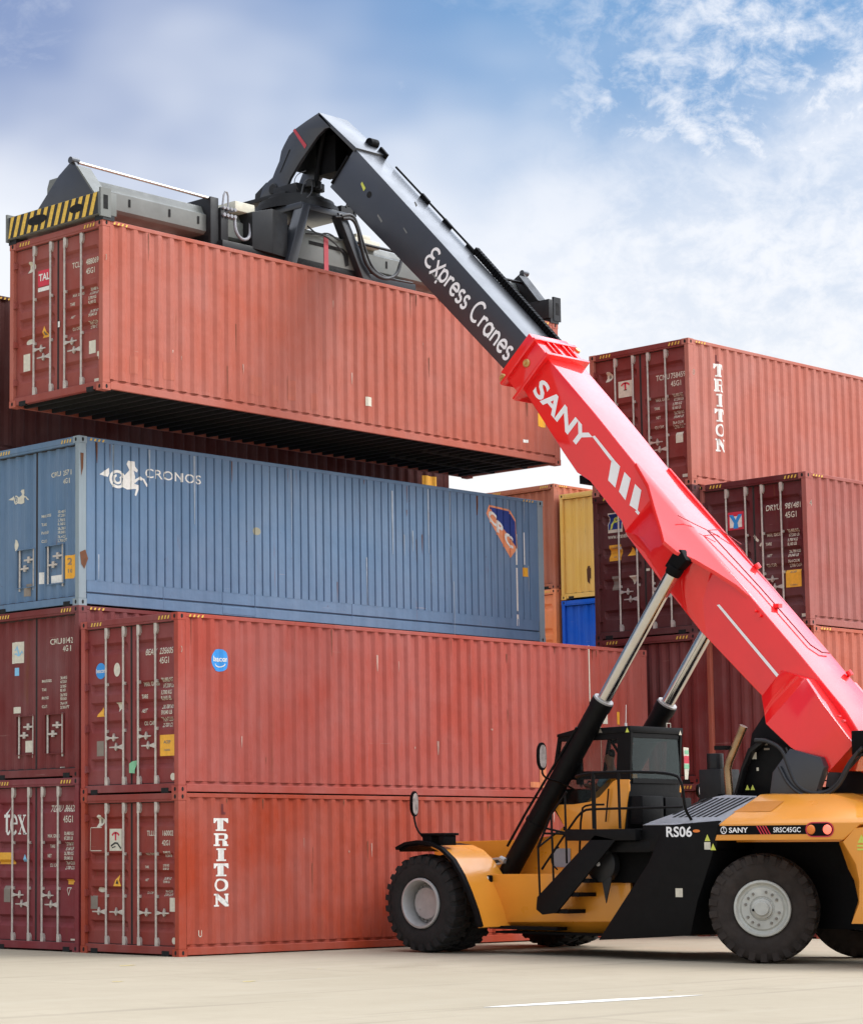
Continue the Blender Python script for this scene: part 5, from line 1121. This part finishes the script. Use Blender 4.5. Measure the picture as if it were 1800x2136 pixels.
# energy chain on the far top edge, wear marks, small holes
m = MB()
for i in range(62):
    s = 8.95+i*.075
    if i < 40: m.loft([ringb(q, .02-.10*(s-9)/6, -.10-.10*(s-9)/6, IX1+.01, IX1+.10) for q in (s, s+.055)])
m.tube([bp_(11.8, -.10, IX1+.03), bp_(14.6, -.2, IX1+.03)], .02); mk(m, 'energy_chain', MATB, inb)
m = MB()
for q in ((805, 325), (880, 440), (925, 495), (975, 545)):
    c = at(*q, 0, IX1); s_, t_ = (c-Vector((c.x, O0.y, O0.z))).dot(DV), 0; m.loft([ringb(q2, -.05-.018*(s_-9), -.22-.018*(s_-9), IX1, IX1+.05) for q2 in (s_, s_+.25)])
mk(m, 'hose_clamp', MATB, inb)
sm = plain('wear scuff', (.20, .21, .20), .5)
for (q, w, h) in (((757, 388), .16, .05), ((867, 425), .10, .03), ((792, 455), .18, .03), ((845, 480), .14, .02), ((905, 575), .3, .02)):
    s_, t_ = st(*q, IX0); bside([[(s_-w/2, t_-h), (s_+w/2, t_), (s_+w/2, t_+h), (s_-w/2, t_+h*.4)]], IX0-.004, 'scuff', LIME if q[0] == 757 else sm, inb)
m = MB(); s_, t_ = st(770, 405, IX0); c = bp_(s_, t_, IX0-.004); m.disc(c, (-1, 0, 0), .06, 16); mk(m, 'access_hole', HOLE, inb, recalc=False)
# head: two hooked arm plates with a hollow between them
armP = [(667, 234), (693, 264), (679, 268), (664, 283), (643, 313), (626, 338), (606, 372), (598, 393), (620, 402), (622, 408), (580, 421), (536, 431), (538, 418), (544, 411), (550, 390), (562, 377), (570, 370), (577, 352), (584, 336), (588, 315), (594, 302), (604, 283), (618, 268), (640, 252)]
am = yz(armP, IX0)
for x0, x1 in ((IX0-.02, IX0+.05), (IX1-.05, IX1+.02)):
    m = MB(); m.prism(am, 0, x0, x1); arm = mk(m, 'boom_head', STEELG, inb, bevel=.006)
    if x0 < 5.5: ARM = arm
pk = at(667, 234, 0, IX0); p2 = at(693, 264, 0, IX0); bt = bp_(15.02, -.25, IX0)
m = MB()
m.hull([(IX0-.02, pk.y, pk.z), (IX1+.02, pk.y, pk.z), (IX1+.02, pk.y+.02, pk.z-.06), (IX0-.02, pk.y+.02, pk.z-.06)], [(IX0-.02, bt.y-.05, bt.z+.0), (IX1+.02, bt.y-.05, bt.z+.0), (IX1+.02, bt.y-.0, bt.z-.07), (IX0-.02, bt.y-.0, bt.z-.07)])
mk(m, 'head_top_plate', STEELG, inb, bevel=.006)
fp = yz([(667, 234), (640, 252), (618, 268), (604, 283), (594, 302), (588, 315), (584, 336), (581, 346)], IX0)
m = MB()                                                               # curved front plate between the two arms
m.loft([[(IX0+.04, a, b_), (IX1-.04, a, b_), (IX1-.04, a-.03, b_-.03), (IX0+.04, a-.03, b_-.03)] for a, b_ in fp]); mk(m, 'head_front_plate', STEELG, inb, smooth=50)
m = MB()                                                               # hollow: far wall, back wall and cross tube
hol = [(bt.y-.02, bt.z-.06), (pk.y-.0, pk.z-.10)] + yz([(664, 283), (643, 313), (626, 338)], IX0) + [(bp_(15.6, -1.20, 0).y, bp_(15.6, -1.2, 0).z), (bp_(15.02, -1.13, 0).y, bp_(15.02, -1.13, 0).z)]
m.prism(hol, 0, IX1-.09, IX1-.05); m.hull([bp_(15.0, -.27, IX0+.08), bp_(15.0, -1.1, IX0+.08), bp_(15.0, -1.1, IX1-.05), bp_(15.0, -.27, IX1-.05)], [bp_(15.06, -.27, IX0+.08), bp_(15.06, -1.1, IX0+.08), bp_(15.06, -1.1, IX1-.05), bp_(15.06, -.27, IX1-.05)])
q0 = yz([(640, 300)], IX0)[0]; m.box(IX0+.3, IX1-.06, q0[0]-.45, q0[0]+.05, q0[1]-.55, q0[1]+.15)
m.tube([(IX0+.2, q0[0]-.25, q0[1]+.2), (IX0+.25, q0[0]-.05, q0[1]-.35), (IX0+.25, q0[0]+.02, q0[1]-.75)], .05, 10)
mk(m, 'head_web', MATB, inb)
m = MB(); s_, t_ = st(742, 345, IX0); m.tube([bp_(15.05, -.45, IX0-.0), bp_(15.02, -1.05, IX0-.0)], .03); mk(m, 'head_seam', MATB, inb)
decal([[(0, 0), (.05, .03), (.36, -.36), (.31, -.42)]], IX0-.026, yz([(613, 272)], IX0)[0][0], yz([(613, 272)], IX0)[0][1], 'red_band', plain('faded red band', (.50, .05, .07), .5), ARM)
sl = yz([(605, 312), (608, 311), (588, 358), (585, 361)], IX0); m = MB(); m.poly([(IX0-.024, *q) for q in sl]); mk(m, 'slot', HOLE, ARM, recalc=False)
m = MB(); pv = yz([(572, 394)], IX0)[0]; m.lathe([(0, .11), (.02, .11), (.03, .09)], (IX0-.02, *pv), (-1, 0, 0), 20); m.disc((IX0-.05, *pv), (-1, 0, 0), .09, 20); m.cyl((IX0+.06, *pv), (IX1-.06, *pv), .09, seg=16); mk(m, 'head_pin', SPD, inb, smooth=40)
m = MB(); c = at(783, 288, 0, IX1); m.cyl((IX1-.15, c.y+.03, c.z-.10), (IX1+.05, c.y+.03, c.z-.10), .09, seg=16); mk(m, 'head_pulley', MATB, inb, smooth=40)
# hoses hanging at the back of the machine
def hose(pts, r, x, nm='hose'): m = MB(); m.tube([tuple(at(*q, 0, x)) for q in pts], r, 8, 3); mk(m, nm, HOSE, smooth=60)
hose([(1575, 1545), (1600, 1545), (1632, 1562), (1645, 1600), (1662, 1640), (1690, 1656), (1725, 1655), (1752, 1632), (1772, 1590), (1800, 1560)], .035, 4.98)
hose([(1625, 1600), (1645, 1640), (1680, 1664), (1720, 1662), (1750, 1642), (1770, 1600), (1790, 1568)], .026, 4.94)
hose([(1640, 1560), (1655, 1600), (1668, 1635), (1700, 1652), (1740, 1650), (1765, 1610), (1800, 1572)], .02, 5.0)
m = MB(); c = at(1795, 1570, 0, 5.0); m.box(5.0, 5.9, c.y-.5, c.y+.15, c.z-.05, c.z+.32); mk(m, 'pivot_guard', MATB, bevel=.02)

# ------------------------------------------------------------------ spreader that grips the container: built along the container's own axes
sp = thing('container_spreader', 'grey and black telescopic spreader with hazard striped end, gripping the hanging container', 'spreader', (HX, HY, HZ+HC), HYAW)
def ms(m, name, mats, par=sp, **k): return m.build(name, mats, par, **k)
# end beams
for xe, sx, mt in ((-.06, 1, SPG), (L40+.06, -1, SPD)):
    m = MB(); xa, xb = sorted((xe, xe+sx*.36)); m.box(xa, xb, -.02, 2.46, .07, .46)
    eb = ms(m, 'end_beam', mt, bevel=.012)
    for y0, sy in ((-.02, 1), (2.46, -1)):
        m = MB(); m.mi = 0; ya, yb = sorted((y0-sy*.012, y0+sy*.03)); m.box(xa-.01 if sx > 0 else xb-.22, xa+.22 if sx > 0 else xb+.01, ya, yb, .03, .52); m.mi = 1
        xm = xa+.10 if sx > 0 else xb-.10; m.poly([(xm-.05, y0-sy*.016, .16), (xm+.05, y0-sy*.016, .16), (xm+.05, y0-sy*.016, .40), (xm-.05, y0-sy*.016, .40)])
        ms(m, 'end_plate', [mt, HOLE], eb)
        m = MB(); m.box(xa+.05, xb-.05, min(y0, y0+sy*.2), max(y0, y0+sy*.2), -.02, .07); m.cyl(((xa+xb)/2, y0+sy*.1, -.06), ((xa+xb)/2, y0+sy*.1, .03), .045, seg=10); ms(m, 'twistlock', SPD, eb)
    if sx > 0:
        m = MB(); n = 13; wst = 2.36/n
        m.poly([(xa-.004, .05, .08), (xa-.004, 2.40, .08), (xa-.004, 2.40, .45), (xa-.004, .05, .45)])
        ms(m, 'striped_face', BLACKH, eb, recalc=False)
        m = MB()
        for i in range(n):
            y = .06+i*wst; m.poly([(xa-.007, y-.0, .45), (xa-.007, y+wst*.52, .45), (xa-.007, min(2.40, y+wst*.52+.12), .085), (xa-.007, min(2.40, y+.12), .085)])
        ms(m, 'hazard_stripe', YELLOWH, eb, recalc=False)
        m = MB()
        for cy, w, h in ((1.62, .26, .085), (.60, .17, .075)): m.poly([(xa-.011, cy+w*math.cos(2*math.pi*i/16), .27+h*math.sin(2*math.pi*i/16)) for i in range(16)])
        ms(m, 'hand_hole', HOLE, eb, recalc=False)
    # gusset from the telescopic beam down to the end beam
    m = MB(); xg = xe+sx*.10; m.prism([(.25, .46), (.70, 1.02), (.78, 1.16), (.86, 1.16), (1.18, .98), (1.78, .46)], 0, min(xg, xg+sx*.06), max(xg, xg+sx*.06))
    m.prism([(.30, .46), (.55, .46), (.85, 1.0), (.80, 1.08)], 0, min(xg+sx*.06, xg+sx*.5), max(xg+sx*.06, xg+sx*.5)) if False else None
    gp = ms(m, 'gusset_plate', STEELG if sx > 0 else SPD, bevel=.008)
    m = MB(); m.prism([(.22, .46), (.26, .46), (.72, 1.04), (.70, 1.06)], 0, min(xg, xg+sx*.30), max(xg, xg+sx*.30)); ms(m, 'gusset_rib', SPG if sx > 0 else SPD, gp)
    m = MB(); m.cyl((xg-.05, .82, 1.17), (xg+.12, .82, 1.17), .06, seg=12); ms(m, 'rod_end', STEELG, gp)
# telescopic beams and the middle housing
for x0, x1, sx in ((.10, 4.3, 1), (6.9, L40-.1, -1)):
    m = MB(); m.loft([[(x, .92, .45), (x, .86, .50), (x, .86, .80), (x, .92, .84), (x, .98, .98), (x, 1.50, .98), (x, 1.56, .84), (x, 1.56, .45)] for x in (x0, x1)])
    tb = ms(m, 'telescopic_beam', SPG, bevel=.01)
    m = MB()
    for xx in (1.35, 2.3, 3.0) if sx > 0 else (8.0, 9.5, 11): m.poly([(xx, .852, .60), (xx+.05, .852, .60), (xx+.05, .852, .74), (xx, .852, .74)])
    ms(m, 'slot', HOLE, tb, recalc=False)
    m = MB(); m.cyl((x0, .80, 1.15 if sx > 0 else .95), (x1-.9 if sx > 0 else x1, .80, 1.09 if sx > 0 else .95), .028, seg=10); ms(m, 'telescope_rod', CHROME if sx > 0 else SPD, tb, smooth=40)
m = MB(); m.box(3.22, 3.42, .74, 1.66, .18, 1.12); m.box(3.44, 3.62, .70, .90, .30, .95); m.box(3.22, 3.6, .78, 1.6, .28, .44); hf = ms(m, 'mast_bracket', SPD, bevel=.01)
m = MB(); m.tube([(3.5, .72, 1.0), (3.52, .70, 1.25), (3.62, .70, 1.25), (3.64, .72, 1.0)], .018, 8, 1)
for i in range(4): m.cyl((3.50+i*.09, .66, .82), (3.50+i*.09, .78, .82), .035, seg=8); m.cyl((3.50+i*.09, .66, .95), (3.50+i*.09, .78, .95), .03, seg=8)
ms(m, 'valve_block', GRILLE, hf)
m = MB(); m.box(3.85, 4.35, .75, 1.6, .98, 1.16); ms(m, 'valve_cover', CREAM, bevel=.02)
m = MB(); m.tube([(3.80, .72, .80), (3.78, .68, .55), (3.95, .68, .42), (4.15, .68, .50), (4.18, .70, .80)], .03, 8, 2); ms(m, 'hose_loop', GRILLE, smooth=60)
m = MB(); m.loft([[(4.15, .62, .30), (4.15, .62, .98), (4.15, 1.80, .98), (4.15, 1.80, .30)], [(4.55, .50, .25), (4.55, .50, 1.08), (4.55, 1.95, 1.08), (4.55, 1.95, .25)], [(5.0, .56, .25), (5.0, .56, 1.08), (5.0, 1.95, 1.08), (5.0, 1.95, .25)], [(5.1, .84, .25), (5.1, .84, .98), (5.1, 1.9, .98), (5.1, 1.9, .25)], [(7.1, .84, .25), (7.1, .84, .98), (7.1, 1.80, .98), (7.1, 1.80, .25)], [(7.4, .9, .30), (7.4, .9, .9), (7.4, 1.7, .9), (7.4, 1.7, .3)]]); m.box(3.4, 8.6, .62, 1.80, .16, .34); hs = ms(m, 'spreader_housing', SPD, bevel=.015)
# A shaped tower under the rotator
def leg(m, x0, z0, x1, z1, w, y0, y1):
    m.hull([(x0, y0, z0), (x0+w, y0, z0), (x0+w, y1, z0), (x0, y1, z0)], [(x1, y0, z1), (x1+w*.8, y0, z1), (x1+w*.8, y1, z1), (x1, y1, z1)])
TB = .60
m = MB(); leg(m, 4.92, .16, 5.34, 1.32, .24, TB-.12, TB+.10); leg(m, 6.95, .16, 6.28, 1.32, .26, TB-.12, TB+.10); leg(m, 4.92, .16, 5.34, 1.32, .30, 1.75, 1.95); leg(m, 6.95, .16, 6.28, 1.32, .26, 1.75, 1.95)
m.box(5.3, 6.55, TB-.1, 1.95, 1.24, 1.36); twr = ms(m, 'tower', STEELG, bevel=.015)
m = MB(); m.prism([(5.20, .17), (6.98, .17), (6.60, .88), (5.44, .88)], 1, TB+.02, TB+.06) if True else None; pn = ms(m, 'tower_panel', SPG, twr, bevel=.006)
m = MB(); m.poly([(5.62, TB+.015, .70), (6.55, TB+.015, .70), (6.68, TB+.015, .62), (6.70, TB+.015, .40), (6.60, TB+.015, .36), (6.56, TB+.015, .56), (6.48, TB+.015, .63), (5.62, TB+.015, .63)]); ms(m, 'slot', HOLE, pn, recalc=False)
m = MB(); m.poly([(6.02, TB+.012, .18), (6.14, TB+.012, .18), (6.14, TB+.012, .84), (6.02, TB+.012, .84)]); ms(m, 'red_band', MATS['faded red band'], pn, recalc=False)
m = MB(); m.tube([(5.55, TB-.02, .95), (5.8, TB-.04, .82), (6.1, TB-.04, .92), (6.4, TB-.03, .80), (6.6, TB-.02, .92)], .016, 6, 2); m.tube([(5.5, TB-.02, .80), (5.9, TB-.05, .85), (6.2, TB-.04, .78), (6.5, TB-.02, .62)], .014, 6, 2); ms(m, 'tower_hose', HOSE, pn)
m = MB(); m.lathe([(0, .80), (.10, .80), (.12, .72), (.20, .72), (.22, .55), (.30, .55)], (5.98, 1.28, 1.36), (0, 0, 1), 36); m.disc((5.98, 1.28, 1.66), (0, 0, 1), .55, 36); m.box(6.6, 6.95, .70, .95, 1.36, 1.56); m.box(6.95, 7.0, .68, 1.0, 1.40, 1.66); rot_ = ms(m, 'rotator', SPD, smooth=35)
m = MB()
for i, a in enumerate((-100, -75, -50)): c = Vector((5.98+.45*math.cos(R(a)), 1.28+.45*math.sin(R(a)), 1.80)); m.cyl(c, c+Vector((0, 0, .14)), .09, seg=12)
m.box(5.7, 6.35, 1.0, 1.6, 1.60, 1.90); ms(m, 'slew_motor', SPD, rot_, bevel=.01)
m = MB()
for i in range(3): m.cyl((5.98+i*.09, .83, 1.86), (5.98+i*.09, .83, 1.92), .025, seg=8)
ms(m, 'motor_bolt', CREAM, rot_)
# yoke that hangs from the boom head pins
m = MB(); m.box(5.50, 6.70, 1.10, 2.35, 1.64, 1.72); m.prism([(1.20, 1.70), (2.28, 1.70), (2.25, 1.95), (1.95, 2.12), (1.6, 2.0)], 0, 5.86, 5.96); m.prism([(1.20, 1.70), (2.28, 1.70), (2.25, 1.95), (1.95, 2.12), (1.6, 2.0)], 0, 6.26, 6.36); ms(m, 'yoke', SPD, bevel=.012)
def sh_(pts, r, nm='hose', mt=HOSE, sm=3): m = MB(); m.tube(pts, r, 8, sm); ms(m, nm, mt, smooth=60)
q = lambda a, b_: (lambda v: (lambda c, s: (c*(v.x-HX)+s*(v.y-HY), -s*(v.x-HX)+c*(v.y-HY), v.z-HZ-HC))(math.cos(HYAW), math.sin(HYAW)))(at(a, b_, 1, 1.98))
sh_([q(712, 450), q(735, 446), q(746, 470), q(752, 510), q(766, 560), q(800, 584), q(828, 575), q(836, 545), q(842, 535)], .035)
sh_([q(715, 455), q(738, 455), q(750, 490), q(760, 545), q(790, 578), q(822, 582)], .03)
sh_([q(700, 452), q(742, 452), q(756, 500), q(775, 560), q(806, 580), q(860, 590)], .022)
sh_([q(628, 405), q(635, 375), q(650, 372), q(652, 400), q(640, 412)], .012); sh_([q(622, 395), q(612, 380), q(620, 362), q(638, 356)], .008); sh_([q(708, 392), q(720, 402), q(735, 398), q(740, 380)], .008); sh_([q(722, 432), q(728, 415), q(735, 405)], .02)
m = MB(); c = Vector(q(800, 497)); m.box(c.x-.35, c.x+.35, .8, 1.3, .92, 1.06); m.box(c.x-.3, c.x+.1, .82, 1.1, 1.06, 1.14); ms(m, 'valve_cover', CREAM, bevel=.02)

# ------------------------------------------------------------------ the driver
SKIN = plain('skin', (.42, .22, .14), .5, var=.05); HAIR = plain('dark hair', (.015, .012, .011), .6); SHIRT = plain('light blue shirt', (.45, .66, .85), .8, var=.05); TROU = plain('dark trousers', (.03, .035, .05), .8)
pr = thing('person', 'driver in a light blue shirt sitting inside the cab', 'person', (5.60, -4.22, 2.42))
def skin(name, verts, edges, radii, mat, par, sub=2):
    me = bpy.data.meshes.new(name); me.from_pydata(verts, edges, []); o = bpy.data.objects.new(name, me); COL.objects.link(o); o.parent = par
    a = o.modifiers.new('skin', 'SKIN'); a.use_smooth_shade = True
    for v_, r in zip(me.skin_vertices[0].data, radii): v_.radius = r if isinstance(r, tuple) else (r, r)
    me.skin_vertices[0].data[0].use_root = True
    s_ = o.modifiers.new('sub', 'SUBSURF'); s_.levels = s_.render_levels = sub
    me.materials.append(mat); return o
V = [(0, -.02, .08), (0, -.05, .28), (0, -.06, .46), (0, -.03, .55), (0, -.01, .62), (0, .015, .70), (0, .01, .79),
     (-.17, -.05, .44), (-.22, .08, .24), (-.16, .33, .26), (-.14, .41, .29), (.17, -.05, .44), (.22, .08, .24), (.16, .33, .26), (.14, .41, .29),
     (-.10, .02, .07), (-.12, .42, .10), (-.12, .46, -.28), (-.12, .58, -.36), (.10, .02, .07), (.12, .42, .10), (.12, .46, -.28), (.12, .58, -.36)]
Ed = [(0, 1), (1, 2), (2, 3), (3, 4), (4, 5), (5, 6), (2, 7), (7, 8), (8, 9), (9, 10), (2, 11), (11, 12), (12, 13), (13, 14), (0, 15), (15, 16), (16, 17), (17, 18), (0, 19), (19, 20), (20, 21), (21, 22)]
Rr = [(.15, .11), (.14, .10), (.15, .10), .055, (.06, .07), (.075, .095), (.065, .085), .055, .045, .036, .03, .055, .045, .036, .03, .085, .07, .05, .04, .085, .07, .05, .04]
body = skin('body', V, Ed, Rr, SKIN, pr)
skin('shirt', V[:3] + V[7:9] + V[11:13], [(0, 1), (1, 2), (2, 3), (3, 4), (2, 5), (5, 6)], [(.165, .125), (.155, .115), (.165, .115), .068, .056, .068, .056], SHIRT, pr)
skin('trousers', [V[0]] + V[15:18] + V[19:22], [(0, 1), (1, 2), (2, 3), (0, 4), (4, 5), (5, 6)], [(.165, .12), .095, .08, .058, .095, .08, .058], TROU, pr)
skin('hair', [(0, -.06, .72), (0, -.045, .80), (0, -.01, .85)], [(0, 1), (1, 2)], [(.062, .045), (.072, .06), (.06, .055)], HAIR, pr)
m = MB(); m.lathe([(0, .012), (.02, .016), (.04, .008)], (0, .085, .715), (0, 1, -.25), 8); o = m.build('nose', SKIN, pr, smooth=60)
m = MB()
for sx in (-1, 1): m.lathe([(0, .011), (.006, .008), (.008, .001)], (sx*.032, .10, .745), (0, 1, 0), 8)
m.build('eyes', HAIR, pr, smooth=60)
m = MB(); m.box(-.028, .028, .094, .104, .662, .672); m.build('mouth', REDL, pr)
for sx in (-1, 1):
    m = MB(); m.lathe([(-.012, .02), (.0, .032), (.012, .026)], (sx*.085, -.005, .725), (1, 0, 0), 10); m.build('ear', SKIN, pr, smooth=60)
    for i in range(5):
        L_ = (.07, .085, .09, .082, .055)[i]; bx = sx*(.115+.018*i); m = MB(); m.tube([(bx, .42, .30), (bx, .42+L_*.6, .31), (bx, .42+L_*.75, .28), (bx, .42+L_*.6, .26)] if i else [(sx*.10, .40, .29), (sx*.08, .44, .30), (sx*.085, .47, .28)], .010, 6, 1); m.build('finger', SKIN, pr, smooth=60)
